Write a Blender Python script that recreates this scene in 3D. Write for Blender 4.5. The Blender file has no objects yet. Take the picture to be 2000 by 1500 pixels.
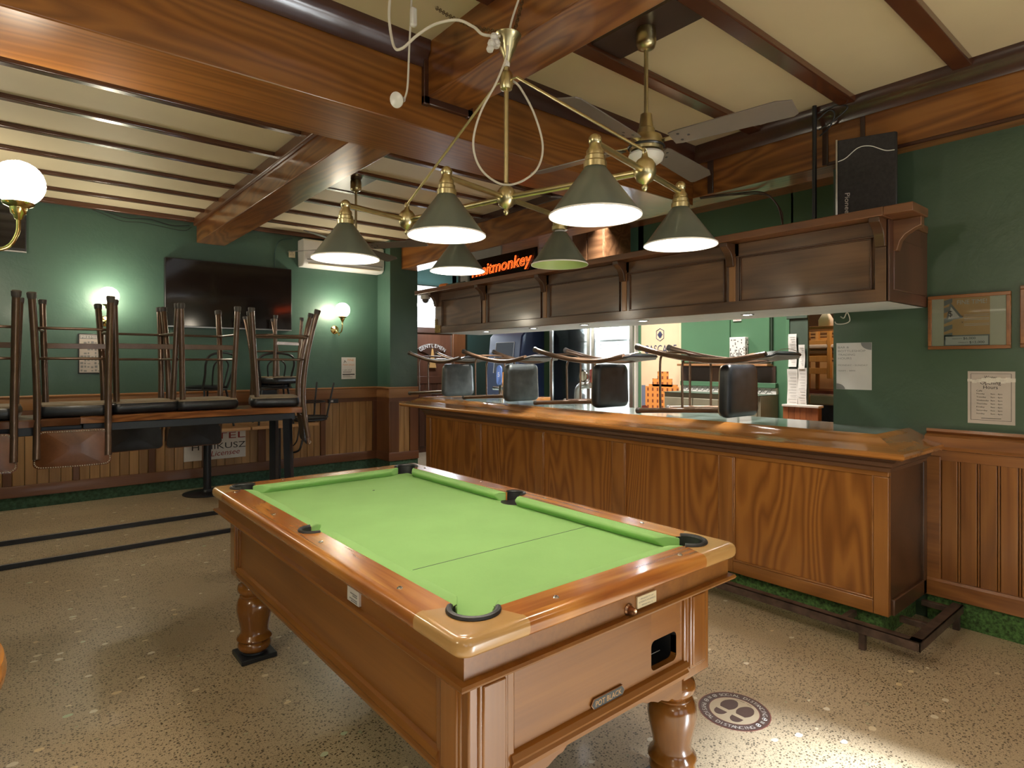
import bpy, bmesh, math, random
from mathutils import Vector, Matrix, Euler
random.seed(7)
R = math.radians
PI = math.pi
scene = bpy.context.scene
col = scene.collection

# ---------------------------------------------------------------- materials
def new_mat(name):
    m = bpy.data.materials.new(name)
    m.use_nodes = True
    nt = m.node_tree
    nt.nodes.clear()
    out = nt.nodes.new('ShaderNodeOutputMaterial')
    return m, nt, out

def P(nt, out, base=(.5, .5, .5), rough=.5, metal=0, coat=0, emis=None, estr=0, spec=.5):
    p = nt.nodes.new('ShaderNodeBsdfPrincipled')
    p.inputs['Base Color'].default_value = (*base, 1)
    p.inputs['Roughness'].default_value = rough
    p.inputs['Metallic'].default_value = metal
    p.inputs['Coat Weight'].default_value = coat
    p.inputs['Coat Roughness'].default_value = .12
    p.inputs['Specular IOR Level'].default_value = spec
    if emis:
        p.inputs['Emission Color'].default_value = (*emis, 1)
        p.inputs['Emission Strength'].default_value = estr
    nt.links.new(p.outputs[0], out.inputs[0])
    return p

def math_node(nt, op, a, b=None):
    n = nt.nodes.new('ShaderNodeMath')
    n.operation = op
    for i, v in enumerate((a, b)):
        if v is None:
            continue
        if isinstance(v, (int, float)):
            n.inputs[i].default_value = v
        else:
            nt.links.new(v, n.inputs[i])
    return n.outputs[0]

def ramp(nt, fac, stops):
    r = nt.nodes.new('ShaderNodeValToRGB')
    e = r.color_ramp.elements
    while len(e) < len(stops):
        e.new(.5)
    for i, (p, c) in enumerate(stops):
        e[i].position = p
        e[i].color = (*c, 1)
    nt.links.new(fac, r.inputs[0])
    return r.outputs[0]

def mix(nt, fac, a, b, mode='MIX'):
    n = nt.nodes.new('ShaderNodeMix')
    n.data_type = 'RGBA'
    n.blend_type = mode
    for i, v in ((0, fac), (6, a), (7, b)):
        if isinstance(v, (int, float)):
            n.inputs[i].default_value = v
        elif isinstance(v, tuple):
            n.inputs[i].default_value = (*v, 1)
        else:
            nt.links.new(v, n.inputs[i])
    return n.outputs[2]

def coords(nt, scale=(1, 1, 1), offset=None):
    tc = nt.nodes.new('ShaderNodeTexCoord')
    mp = nt.nodes.new('ShaderNodeMapping')
    mp.inputs['Scale'].default_value = scale
    nt.links.new(tc.outputs['Object'], mp.inputs[0])
    if offset is not None:
        nt.links.new(offset, mp.inputs['Location'])
    return mp.outputs[0]

def noise(nt, vec, scale=5, detail=3, rough=.5, dist=0):
    n = nt.nodes.new('ShaderNodeTexNoise')
    n.inputs['Scale'].default_value = scale
    n.inputs['Detail'].default_value = detail
    n.inputs['Roughness'].default_value = rough
    n.inputs['Distortion'].default_value = dist
    nt.links.new(vec, n.inputs['Vector'])
    return n.outputs[0]

def bump(nt, p, h, strength=.1, dist=.01):
    b = nt.nodes.new('ShaderNodeBump')
    b.inputs['Strength'].default_value = strength
    b.inputs['Distance'].default_value = dist
    nt.links.new(h, b.inputs['Height'])
    nt.links.new(b.outputs[0], p.inputs['Normal'])

def plain(name, base, rough=.5, metal=0, coat=0, emis=None, estr=0, spec=.5, var=.12, vs=9, bmp=0):
    """one colour with a faint procedural mottling"""
    m, nt, out = new_mat(name)
    p = P(nt, out, base, rough, metal, coat, emis, estr, spec)
    v = coords(nt)
    n = noise(nt, v, vs, 4)
    lo = tuple(c * (1 - var) for c in base)
    hi = tuple(min(1, c * (1 + var)) for c in base)
    nt.links.new(ramp(nt, n, [(.3, lo), (.7, hi)]), p.inputs['Base Color'])
    if bmp:
        bump(nt, p, noise(nt, v, 90, 3), bmp, .003)
    return m

def wood(name, light, dark, axis='z', ring=7, fine=70, rough=.34, coat=.35, wave=2.0, vary=.25, mixr=.55, bm=.04):
    """varnished timber: cathedral rings plus fine streaks, offset and toned board by board"""
    m, nt, out = new_mat(name)
    p = P(nt, out, light, rough, 0, coat)
    geo = nt.nodes.new('ShaderNodeNewGeometry')
    isl = geo.outputs['Random Per Island']
    cmb = nt.nodes.new('ShaderNodeCombineXYZ')
    off = math_node(nt, 'MULTIPLY', isl, 23.0)
    for i in range(3):
        nt.links.new(off, cmb.inputs[i])
    k = 'xyz'.index(axis)
    s1 = [1, 1, 1]; s1[k] = .16
    v1 = coords(nt, s1, cmb.outputs[0])
    n1 = noise(nt, v1, wave, 3, .42, .5)
    rg = math_node(nt, 'PINGPONG', math_node(nt, 'MULTIPLY', n1, ring * 2.0), 1.0)
    s2 = [fine] * 3; s2[k] = 1.6
    v2 = coords(nt, s2, cmb.outputs[0])
    n2 = noise(nt, v2, 1.0, 4, .6)
    f = math_node(nt, 'ADD', math_node(nt, 'MULTIPLY', rg, mixr), math_node(nt, 'MULTIPLY', n2, 1 - mixr))
    c = ramp(nt, f, [(.18, dark), (.48, tuple(.5 * (a + b) for a, b in zip(light, dark))), (.72, light)])
    tone = math_node(nt, 'ADD', math_node(nt, 'MULTIPLY', isl, vary), 1 - vary / 2)
    cc = nt.nodes.new('ShaderNodeCombineXYZ')
    for i in range(3):
        nt.links.new(tone, cc.inputs[i])
    nt.links.new(mix(nt, 1.0, c, cc.outputs[0], 'MULTIPLY'), p.inputs['Base Color'])
    bump(nt, p, n2, bm, .004)
    return m

M = {}
M['bar_panel'] = wood('bar_ply_panel', (.31, .122, .024), (.185, .064, .012), 'z', ring=26, wave=1.9, rough=.3, coat=.25, mixr=0.72)
M['bar_rail'] = wood('bar_rail_timber', (.31, .125, .028), (.19, .07, .014), 'y', ring=10, rough=.3, coat=.4, mixr=0.45)
M['bar_stile'] = wood('bar_stile_timber', (.31, .125, .028), (.19, .07, .014), 'z', ring=10, rough=.3, coat=.4, mixr=0.45)
M['bar_lip'] = wood('bar_lip_timber', (.46, .2, .05), (.3, .115, .026), 'y', ring=4, rough=.2, coat=.6, mixr=0.4)
M['beam_x'] = wood('beam_timber_x', (.26, .1, .022), (.165, .058, .013), 'x', ring=20, rough=.28, coat=.45, mixr=0.6, wave=2.2)
M['beam_y'] = wood('beam_timber_y', (.29, .112, .026), (.145, .047, .012), 'y', ring=20, rough=.28, coat=.45, mixr=0.6, wave=2.2)
M['dark_trim'] = wood('dark_stained_trim', (.075, .026, .014), (.035, .012, .008), 'x', ring=2, rough=.3, coat=.4)
M['batten'] = wood('ceiling_batten_timber', (.14, .044, .017), (.07, .022, .01), 'x', ring=2, rough=.25, coat=.5)
M['cab'] = wood('walnut_cabinet_timber', (.165, .083, .04), (.075, .034, .016), 'y', ring=14, rough=.33, coat=.3, mixr=0.5, wave=2.2)
M['cab_dark'] = wood('walnut_moulding', (.115, .052, .025), (.06, .026, .013), 'y', ring=2, rough=.33, coat=.3)
M['shelf'] = wood('shelf_timber', (.2, .082, .034), (.11, .042, .018), 'y', ring=12, rough=.3, coat=.3)
M['pine_strip'] = wood('pine_strip', (.4, .19, .065), (.26, .115, .036), 'z', ring=2, rough=.4, coat=.2)
M['oak'] = wood('pale_oak_boards', (.44, .25, .1), (.28, .145, .052), 'z', ring=10, rough=.42, coat=.15, vary=.35, mixr=0.4)
M['oak_rail'] = wood('oak_rail', (.38, .19, .08), (.22, .095, .038), 'x', ring=3, rough=.4, coat=.2)
M['redwood'] = wood('red_brown_stile', (.19, .075, .028), (.1, .036, .014), 'z', ring=2, rough=.4, coat=.2)
M['redwood_x'] = wood('red_brown_rail', (.2, .08, .03), (.11, .04, .016), 'x', ring=2, rough=.4, coat=.2)
M['right_board'] = wood('orange_pine_boards', (.3, .122, .032), (.19, .068, .017), 'z', ring=12, rough=.33, coat=.3, vary=.25, mixr=0.5)
M['right_rail'] = wood('orange_pine_rail', (.3, .12, .034), (.17, .06, .017), 'y', ring=10, rough=.3, coat=.4, mixr=0.4)
M['rail_wood'] = wood('pool_rail_timber', (.56, .235, .05), (.27, .075, .016), 'y', ring=9, rough=.22, coat=.6, mixr=.42, wave=2.5, vary=.1)
M['rail_wood_x'] = wood('pool_rail_timber_cross', (.56, .235, .05), (.27, .075, .016), 'x', ring=9, rough=.22, coat=.6, mixr=.42, wave=2.5, vary=.1)
M['table_body'] = wood('pool_body_timber', (.27, .105, .017), (.19, .068, .01), 'y', ring=10, rough=.4, coat=.15, mixr=0.35)
M['table_body_x'] = wood('pool_body_timber_cross', (.27, .105, .017), (.19, .068, .01), 'x', ring=10, rough=.4, coat=.15, mixr=0.35)
M['table_leg'] = wood('pool_leg_timber', (.29, .112, .02), (.2, .07, .012), 'z', ring=8, rough=.2, coat=.6, mixr=.4)
M['cap'] = plain('pool_corner_tan', (.5, .29, .11), .22, 0, .5, var=.06)
M['slab'] = wood('live_edge_slab', (.42, .165, .05), (.2, .065, .02), 'x', ring=16, rough=.3, coat=.4, mixr=.6, wave=5, bm=.1)
M['pale_top'] = wood('pale_table_top', (.56, .33, .15), (.4, .21, .085), 'x', ring=12, rough=.35, coat=.3)
M['ply'] = wood('warm_plywood', (.62, .37, .15), (.48, .26, .095), 'z', ring=2, rough=.5, coat=.1)
M['pine'] = wood('pine_chair', (.6, .33, .11), (.45, .22, .06), 'z', ring=2, rough=.4, coat=.2)
M['door'] = wood('dark_door_timber', (.11, .045, .026), (.06, .024, .014), 'z', ring=3, rough=.38, coat=.25)
M['back_wood'] = wood('stool_back_veneer', (.2, .078, .03), (.12, .042, .015), 'y', ring=8, rough=0.36, coat=0.2)

M['cream'] = plain('ceiling_cream', (.66, .56, .38), .6, var=.04, vs=2)
M['navy_black'] = plain('black_paint', (.016, .019, .026), .35, var=.2)
M['brass'] = plain('antique_brass', (.56, .48, .27), .3, 1.0, var=.12, vs=20)
M['bright_brass'] = plain('polished_brass', (.72, .52, .2), .16, 1.0, var=.08)
M['steel'] = plain('brushed_steel', (.55, .55, .55), .3, 1.0, var=.08)
M['chrome'] = plain('chrome', (.75, .75, .77), .12, 1.0, var=.05)
M['shade_green'] = plain('enamel_green', (.115, .14, .12), .3, 0, .4, var=.08)
M['shade_white'] = plain('enamel_white', (.85, .85, .83), .4, var=.02)
M['shade_lime'] = plain('pale_lime_lining', (.5, .62, .3), .4, var=.04)
M['baize'] = plain('green_baize', (.27, .48, .17), .9, var=.07, vs=3, spec=.15, bmp=.12)
M['black_rubber'] = plain('black_rubber', (.02, .02, .022), .45, var=.2)
M['rubber_grey'] = plain('grey_rubber', (.075, .065, .06), .5, var=.2)
M['tube'] = plain('bronze_tube', (.15, .09, .058), .3, .55, .35, var=.2, vs=14)
M['vinyl'] = plain('black_vinyl', (.014, .016, .02), .36, 0, .1, var=.35, vs=16, bmp=.1)
M['vinyl_blue'] = plain('worn_vinyl', (.06, .07, .075), .38, 0, .1, var=.3, vs=12, bmp=.25)
M['under_cloth'] = plain('dusty_underside_cloth', (.34, .27, .19), .9, var=.15)
M['grey_back'] = plain('grey_back_panel', (.22, .21, .2), .5, var=.08)
M['stud'] = plain('nailhead_metal', (.78, .74, .62), .3, .2, .3, var=.05)
M['rust'] = plain('rusty_steel', (.085, .055, .042), .5, .3, var=.5, vs=16)
M['turf'] = plain('green_turf_skirting', (.055, .12, .03), .95, var=.75, vs=70, bmp=.8)
M['green_skirt'] = plain('green_carpet_skirting', (.05, .11, .07), .95, var=.4, vs=40, bmp=.5)
M['paper'] = plain('white_paper', (.62, .6, .58), .6, var=.04)
M['paper_pink'] = plain('worn_paper', (.5, .44, .4), .6, var=.06)
M['tape'] = plain('clear_tape', (.7, .66, .6), .12, var=.1, vs=40, bmp=.6)
M['ink'] = plain('black_ink', (.03, .03, .033), .6, var=.1)
M['ink_grey'] = plain('grey_ink', (.22, .22, .22), .6, var=.1)
M['red_ink'] = plain('red_ink', (.3, .03, .025), .6, var=.1)
M['orange_ink'] = plain('orange_ink', (.6, .22, .05), .6, var=.1)
M['navy_ink'] = plain('navy_ink', (.02, .035, .1), .6, var=.1)
M['white_plastic'] = plain('white_plastic', (.72, .7, .67), .35, var=.03)
M['cream_plastic'] = plain('cream_plastic', (.68, .6, .42), .4, var=.03)
M['white_cable'] = plain('white_cable', (.62, .58, .5), .45, var=.05)
M['black_plastic'] = plain('black_plastic', (.018, .018, .02), .38, var=.2)
M['screen'] = plain('black_glass_screen', (.012, .009, .008), .08, 0, .3, var=.1)
M['speaker_cloth'] = plain('speaker_cloth', (.024, .02, .02), .85, var=.3, vs=60)
M['fan_blade'] = plain('fan_blade_grey', (.17, .145, .13), .35, .1, .2, var=.06)
M['bar_top'] = plain('mint_laminate', (.2, .25, .24), .14, 0, .4, var=.1, vs=6)
M['blue_plastic'] = plain('navy_machine', (.025, .05, .16), .35, 0, .2, var=.1)
M['blue_table'] = plain('dark_blue_cloth', (.02, .03, .075), .7, var=.3)
M['metal_white'] = plain('pale_steel', (.6, .65, .72), .25, .6, var=.05)
M['red_board'] = wood('red_brown_boards', (.3, .1, .035), (.2, .06, .02), 'z', ring=2, rough=.4, coat=.2, vary=.4)
M['cupboard'] = plain('olive_grey_cupboard', (.19, .175, .125), .5, var=.08)
M['cascade_cream'] = plain('poster_cream', (.66, .5, .34), .5, var=.03)
M['poster_orange'] = plain('poster_orange', (.62, .24, .055), .5, var=.05)
m, nt, out = new_mat('poster_building'); M['poster_building'] = m
p = P(nt, out, (.62, .24, .055), .5)
v = coords(nt)
sx_ = nt.nodes.new('ShaderNodeSeparateXYZ'); nt.links.new(v, sx_.inputs[0])
fy_ = math_node(nt, 'FRACT', math_node(nt, 'MULTIPLY', sx_.outputs[1], 15.0))
fz_ = math_node(nt, 'FRACT', math_node(nt, 'MULTIPLY', sx_.outputs[2], 15.0))
wn_ = math_node(nt, 'MULTIPLY', math_node(nt, 'LESS_THAN', math_node(nt, 'ABSOLUTE', math_node(nt, 'SUBTRACT', fy_, .5)), .17), math_node(nt, 'LESS_THAN', math_node(nt, 'ABSOLUTE', math_node(nt, 'SUBTRACT', fz_, .5)), .27))
nt.links.new(mix(nt, wn_, (.62, .24, .055), (.2, .05, .02)), p.inputs['Base Color'])
M['poster_maroon'] = plain('poster_maroon', (.12, .025, .015), .5, var=.1)
M['poster_blue'] = plain('poster_slate', (.14, .16, .24), .5, var=.1)
M['mat_board'] = plain('mount_board', (.62, .57, .44), .35, 0, .3, var=.03)
M['kraft'] = plain('kraft_print', (.58, .33, .13), .35, 0, .3, var=.05)
M['chain'] = plain('dark_chain', (.16, .11, .06), .35, .9, var=.1)
M['plug'] = plain('putty_plastic', (.6, .55, .47), .4, var=.06)
M['brown_dark'] = plain('espresso_paint', (.045, .022, .015), .35, 0, .3, var=.15)
M['sage'] = plain('dark_sage_paint', (.055, .08, .06), .5, var=.1)
M['white_paint'] = plain('pale_paint', (.62, .66, .68), .6, var=.06)
M['sticker_cream'] = plain('sticker_beige', (.52, .42, .29), .45, var=.05)
M['sticker_brown'] = plain('sticker_brown', (.075, .035, .028), .45, var=.12)
M['sticker_red'] = plain('sticker_red_ring', (.2, .045, .035), .45, var=.1)
M['copper'] = plain('coppery_metal', (.3, .16, .09), .3, .9, var=.1)
M['label_blue'] = plain('tap_badge_blue', (.12, .2, .5), .35, var=.06)
M['orange_plastic'] = plain('orange_plastic', (.75, .2, .02), .35, var=.05)

def emit(name, colr, s):
    m, nt, out = new_mat(name)
    e = nt.nodes.new('ShaderNodeEmission')
    e.inputs[0].default_value = (*colr, 1)
    e.inputs[1].default_value = s
    nt.links.new(e.outputs[0], out.inputs[0])
    return m
M['globe'] = emit('opal_globe_lit', (1, .88, .68), 44)
M['bulb'] = emit('lamp_bulb_lit', (1, .9, .74), 260)
M['neon'] = emit('orange_neon_tube', (1, .085, .012), 3.2)
M['led'] = emit('downlight_led', (.95, .97, 1), 60)
M['daylight'] = emit('daylit_window', (.84, .93, 1), 2.2)
M['tube_lamp'] = emit('tube_lamp', (.93, .97, 1), 14)
M['fridge_led'] = emit('fridge_led_strip', (.82, .93, 1), 30)

def glass(name):
    m, nt, out = new_mat(name)
    t = nt.nodes.new('ShaderNodeBsdfTransparent')
    t.inputs[0].default_value = (.95, .98, .98, 1)
    g = nt.nodes.new('ShaderNodeBsdfGlossy')
    g.inputs['Roughness'].default_value = .03
    fr = nt.nodes.new('ShaderNodeFresnel')
    fr.inputs[0].default_value = 1.45
    mx = nt.nodes.new('ShaderNodeMixShader')
    nt.links.new(fr.outputs[0], mx.inputs[0])
    nt.links.new(t.outputs[0], mx.inputs[1])
    nt.links.new(g.outputs[0], mx.inputs[2])
    nt.links.new(mx.outputs[0], out.inputs[0])
    return m
M['glass'] = glass('clear_glass')

def wall_paint(name, a, b, rough=.42):
    """old hand-trowelled green paint with scuffs and small chips"""
    m, nt, out = new_mat(name)
    p = P(nt, out, a, rough, 0, .12)
    v = coords(nt)
    n = noise(nt, v, 1.6, 5, .6)
    c = ramp(nt, n, [(.32, a), (.68, b)])
    vo = nt.nodes.new('ShaderNodeTexVoronoi')
    vo.inputs['Scale'].default_value = 5.5
    nt.links.new(v, vo.inputs['Vector'])
    chip = math_node(nt, 'LESS_THAN', vo.outputs['Distance'], .022)
    sel = math_node(nt, 'GREATER_THAN', noise(nt, v, 1.3, 2), .56)
    c = mix(nt, math_node(nt, 'MULTIPLY', chip, sel), c, (.5, .5, .42))
    nt.links.new(c, p.inputs['Base Color'])
    h = math_node(nt, 'ADD', noise(nt, v, 6, 4, .6, .8), math_node(nt, 'MULTIPLY', noise(nt, v, 40, 3), .25))
    bump(nt, p, h, .22, .012)
    return m
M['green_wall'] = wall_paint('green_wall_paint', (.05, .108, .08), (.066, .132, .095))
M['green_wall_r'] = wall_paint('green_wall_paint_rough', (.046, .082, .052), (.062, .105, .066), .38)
M['green_flat'] = plain('bar_green_paint', (.065, .155, .085), .45, 0, .1, var=.06, vs=2)
M['teal_dark'] = plain('dark_teal_paint', (.03, .075, .07), .5, var=.1, vs=2)

def terrazzo(name='ground_concrete'):
    m, nt, out = new_mat(name)
    p = P(nt, out, (.3, .22, .13), .32, 0, .1)
    v = coords(nt)
    big = noise(nt, v, 1.1, 4, .55)
    base = ramp(nt, big, [(.3, (.42, .32, .2)), (.7, (.58, .455, .3))])
    fine = noise(nt, v, 160, 2)
    base = mix(nt, .35, base, ramp(nt, fine, [(.35, (.25, .195, .125)), (.65, (.66, .54, .38))]))
    def chips(scale, thr, keep_lo, stretch):
        vv = coords(nt, stretch)
        vo = nt.nodes.new('ShaderNodeTexVoronoi')
        vo.inputs['Scale'].default_value = scale
        nt.links.new(vv, vo.inputs['Vector'])
        sep = nt.nodes.new('ShaderNodeSeparateColor')
        nt.links.new(vo.outputs['Color'], sep.inputs[0])
        near = math_node(nt, 'LESS_THAN', math_node(nt, 'ADD', vo.outputs['Distance'], math_node(nt, 'MULTIPLY', noise(nt, v, scale * 2.5, 2), .25)), thr)
        keep = math_node(nt, 'GREATER_THAN', sep.outputs[0], keep_lo)
        return math_node(nt, 'MULTIPLY', near, keep), sep.outputs[1]
    d1, _ = chips(78, .47, .4, (1, 1.2, 1))
    patch = math_node(nt, 'GREATER_THAN', noise(nt, v, 1.8, 3), .4)
    base = mix(nt, math_node(nt, 'MULTIPLY', math_node(nt, 'MULTIPLY', d1, patch), .85), base, (.06, .043, .026))
    d2, _ = chips(140, .44, .5, (1.1, 1, 1))
    base = mix(nt, math_node(nt, 'MULTIPLY', d2, .75), base, (.075, .054, .033))
    l1, h1 = chips(11, .31, .76, (1, 1.3, 1))
    peb = ramp(nt, h1, [(.0, (.78, .62, .36)), (.45, (.76, .7, .56)), (.8, (.85, .8, .7)), (1.0, (.45, .6, .36))])
    base = mix(nt, math_node(nt, 'MULTIPLY', l1, .92), base, peb)
    l2, h2 = chips(20, .27, .84, (1, 1, 1))
    base = mix(nt, math_node(nt, 'MULTIPLY', l2, .6), base, (.42, .46, .3))
    nt.links.new(base, p.inputs['Base Color'])
    nt.links.new(ramp(nt, big, [(.3, (.28,) * 3), (.7, (.42,) * 3)]), p.inputs['Roughness'])
    return m
M['floor'] = terrazzo()
M['floor_plain'] = plain('bar_floor_vinyl', (.1, .09, .08), .5, var=.2)

# ---------------------------------------------------------------- mesh builder
_TXT = {}
def glyphs(s, outline=0, bold=0):
    key = (s, outline, bold)
    if key not in _TXT:
        cu = bpy.data.curves.new('t', 'FONT')
        cu.body = s
        cu.size = 1
        cu.resolution_u = 3
        if outline:
            cu.fill_mode = 'NONE'
            cu.bevel_depth = outline
            cu.bevel_resolution = 1
        ob = bpy.data.objects.new('t', cu)
        col.objects.link(ob)
        dg = bpy.context.evaluated_depsgraph_get()
        dg.update()
        me = bpy.data.meshes.new_from_object(ob.evaluated_get(dg))
        _TXT[key] = ([v.co.copy() for v in me.vertices], [tuple(f.vertices) for f in me.polygons])
        bpy.data.objects.remove(ob)
        bpy.data.curves.remove(cu)
        bpy.data.meshes.remove(me)
    return _TXT[key]

def smooth_path(pts, n=8):
    """Catmull-Rom through the points"""
    p = [Vector(q) for q in pts]
    p = [2 * p[0] - p[1]] + p + [2 * p[-1] - p[-2]]
    out = []
    for i in range(1, len(p) - 2):
        for k in range(n):
            t = k / n
            a, b, c, d = p[i - 1], p[i], p[i + 1], p[i + 2]
            out.append(.5 * ((2 * b) + (c - a) * t + (2 * a - 5 * b + 4 * c - d) * t * t + (3 * b - a - 3 * c + d) * t ** 3))
    out.append(p[-2])
    return out

def rrect(w, h, r, n=6, taper=0):
    """rounded rectangle outline, half sizes w, h; taper widens the far end"""
    pts = []
    for cx, cy, a0 in ((w - r, h - r, 0), (-w + r, h - r, 90), (-w + r, -h + r, 180), (w - r, -h + r, 270)):
        for i in range(n + 1):
            a = R(a0 + 90 * i / n)
            x, y = cx + r * math.cos(a), cy + r * math.sin(a)
            pts.append((x * (1 + taper * y / h), y))
    return pts

class MB:
    def __init__(s, root=None):
        s.v = []; s.f = []; s.m = []
        s.M = Matrix.Translation(-root.location) if root else Matrix()
    def add(s, vs, fs, m=0):
        o = len(s.v)
        s.v += [s.M @ Vector(v) for v in vs]
        s.f += [tuple(i + o for i in f) for f in fs]
        s.m += [m] * len(fs)
        return s
    def box(s, x0, x1, y0, y1, z0, z1, m=0):
        v = [(x, y, z) for z in (z0, z1) for y in (y0, y1) for x in (x0, x1)]
        return s.add(v, [(0, 2, 3, 1), (4, 5, 7, 6), (0, 1, 5, 4), (2, 6, 7, 3), (0, 4, 6, 2), (1, 3, 7, 5)], m)
    def prism(s, pts, a, b, axis='z', m=0, inset=0):
        n = len(pts)
        def P3(p, t):
            return (p[0], p[1], t) if axis == 'z' else (p[0], t, p[1]) if axis == 'y' else (t, p[0], p[1])
        v = [P3(p, a) for p in pts] + [P3(p, b) for p in pts]
        f = [tuple(range(n))[::-1], tuple(range(n, 2 * n))] + [(i, (i + 1) % n, n + (i + 1) % n, n + i) for i in range(n)]
        return s.add(v, f, m)
    def stack(s, outline, levels, m=0, cap=True):
        """outline scaled level by level: [(scale, z)]"""
        n = len(outline)
        v = []; f = []
        for sc, z in levels:
            v += [(p[0] * sc, p[1] * sc, z) for p in outline]
        for k in range(len(levels) - 1):
            for i in range(n):
                j = (i + 1) % n
                f.append((k * n + i, k * n + j, (k + 1) * n + j, (k + 1) * n + i))
        if cap:
            f.append(tuple(range(n))[::-1])
            f.append(tuple(range((len(levels) - 1) * n, len(levels) * n)))
        return s.add(v, f, m)
    def plate(s, outline, yf, y_off, thick, m_front=0, m_back=0, rings=5):
        """curved plate standing in the xz plane: outline (x, z), y = yf(x, z)"""
        n = len(outline)
        cx = sum(p[0] for p in outline) / n
        cz = sum(p[1] for p in outline) / n
        for sgn, mm in ((1, m_front), (-1, m_back)):
            v = [(cx, yf(cx, cz) + y_off + sgn * thick / 2, cz)]
            f = []
            for k in range(1, rings + 1):
                t = k / rings
                for p in outline:
                    x, z = cx + (p[0] - cx) * t, cz + (p[1] - cz) * t
                    e = thick / 2 * (1 if k < rings else .55)
                    v.append((x, yf(x, z) + y_off + sgn * e, z))
            for i in range(n):
                j = (i + 1) % n
                q = (0, 1 + i, 1 + j)
                f.append(q if sgn < 0 else q[::-1])
                for k in range(rings - 1):
                    a = 1 + k * n
                    q = (a + i, a + n + i, a + n + j, a + j)
                    f.append(q if sgn < 0 else q[::-1])
            s.add(v, f, mm)
        v = []; f = []
        for sgn in (1, -1):
            v += [(p[0], yf(*p) + y_off + sgn * thick / 2 * .55, p[1]) for p in outline]
        f = [(i, (i + 1) % n, n + (i + 1) % n, n + i) for i in range(n)]
        return s.add(v, f, m_back)
    def tube(s, path, r, n=10, m=0, caps=True, closed=False, flat=1.0):
        p = [Vector(q) for q in path]
        N = len(p)
        rad = r if isinstance(r, (list, tuple)) else [r] * N
        v = []; f = []
        up = None
        for i in range(N):
            if closed:
                t = (p[(i + 1) % N] - p[i - 1]).normalized()
            else:
                t = (p[min(i + 1, N - 1)] - p[max(i - 1, 0)]).normalized()
            if up is None:
                up = Vector((0, 0, 1)) if abs(t.z) < .9 else Vector((1, 0, 0))
            up = (up - t * up.dot(t))
            if up.length < 1e-6:
                up = t.orthogonal()
            up.normalize()
            sd = t.cross(up)
            for k in range(n):
                a = 2 * PI * k / n
                v.append(p[i] + (up * math.sin(a) * flat + sd * math.cos(a)) * rad[i])
        L = N if closed else N - 1
        for i in range(L):
            a = i * n; b = ((i + 1) % N) * n
            for k in range(n):
                j = (k + 1) % n
                f.append((a + k, a + j, b + j, b + k))
        if caps and not closed:
            f.append(tuple(range(n))[::-1])
            f.append(tuple(range((N - 1) * n, N * n)))
        return s.add(v, f, m)
    def lathe(s, prof, c=(0, 0, 0), n=28, m=0, caps=True, axis='z'):
        v = []; f = []
        for r, z in prof:
            for k in range(n):
                a = 2 * PI * k / n
                q = (r * math.cos(a), r * math.sin(a), z)
                if axis == 'y':
                    q = (q[0], q[2], q[1])
                elif axis == 'x':
                    q = (q[2], q[0], q[1])
                v.append((q[0] + c[0], q[1] + c[1], q[2] + c[2]))
        for i in range(len(prof) - 1):
            for k in range(n):
                j = (k + 1) % n
                f.append((i * n + k, i * n + j, (i + 1) * n + j, (i + 1) * n + k))
        if caps:
            f.append(tuple(range(n))[::-1])
            f.append(tuple(range((len(prof) - 1) * n, len(prof) * n)))
        return s.add(v, f, m)
    def sphere(s, c, r, n=16, m=0, sq=1.0):
        h = n // 2
        prof = [(max(1e-4, r * math.sin(PI * i / h)), -r * sq * math.cos(PI * i / h)) for i in range(h + 1)]
        return s.lathe(prof, c, n, m)
    def sweep(s, prof, path, m=0, closed=False):
        """prof [(outward, z)] closed loop, swept along path [(x, y)] with mitres; outward is to the right of travel"""
        N = len(path); n = len(prof)
        v = []; f = []
        for i in range(N):
            p = Vector(path[i])
            def nrm(a, b):
                d = (Vector(b) - Vector(a)).normalized()
                return Vector((d.y, -d.x))
            if closed or 0 < i < N - 1:
                n1 = nrm(path[i - 1], path[i]); n2 = nrm(path[i], path[(i + 1) % N])
                k = (n1 + n2) / max(.2, 1 + n1.dot(n2))
            else:
                k = nrm(path[0], path[1]) if i == 0 else nrm(path[-2], path[-1])
            for d, z in prof:
                q = p + k * d
                v.append((q.x, q.y, z))
        for i in range(N if closed else N - 1):
            a = i * n; b = ((i + 1) % N) * n
            for k in range(n):
                j = (k + 1) % n
                f.append((a + k, a + j, b + j, b + k))
        if not closed:
            f.append(tuple(range(n))[::-1])
            f.append(tuple(range((N - 1) * n, N * n)))
        return s.add(v, f, m)
    def text(s, t, o, right, up, size, m=0, width=None, align='L', shear=0, outline=0, lift=0.0, bold=0):
        vs, fs = glyphs(t, outline, bold)
        if not vs:
            return s
        x0 = min(v.x for v in vs); x1 = max(v.x for v in vs)
        w = x1 - x0
        kx = size if width is None else width / w
        rt = Vector(right).normalized(); u = Vector(up).normalized(); nn = rt.cross(u)
        ax = 0 if align == 'L' else w / 2 if align == 'C' else w
        o = Vector(o)
        return s.add([o + rt * ((v.x - x0 - ax) * kx + v.y * shear * size) + u * (v.y * size) + nn * (v.z * size + lift) for v in vs], fs, m)
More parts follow.
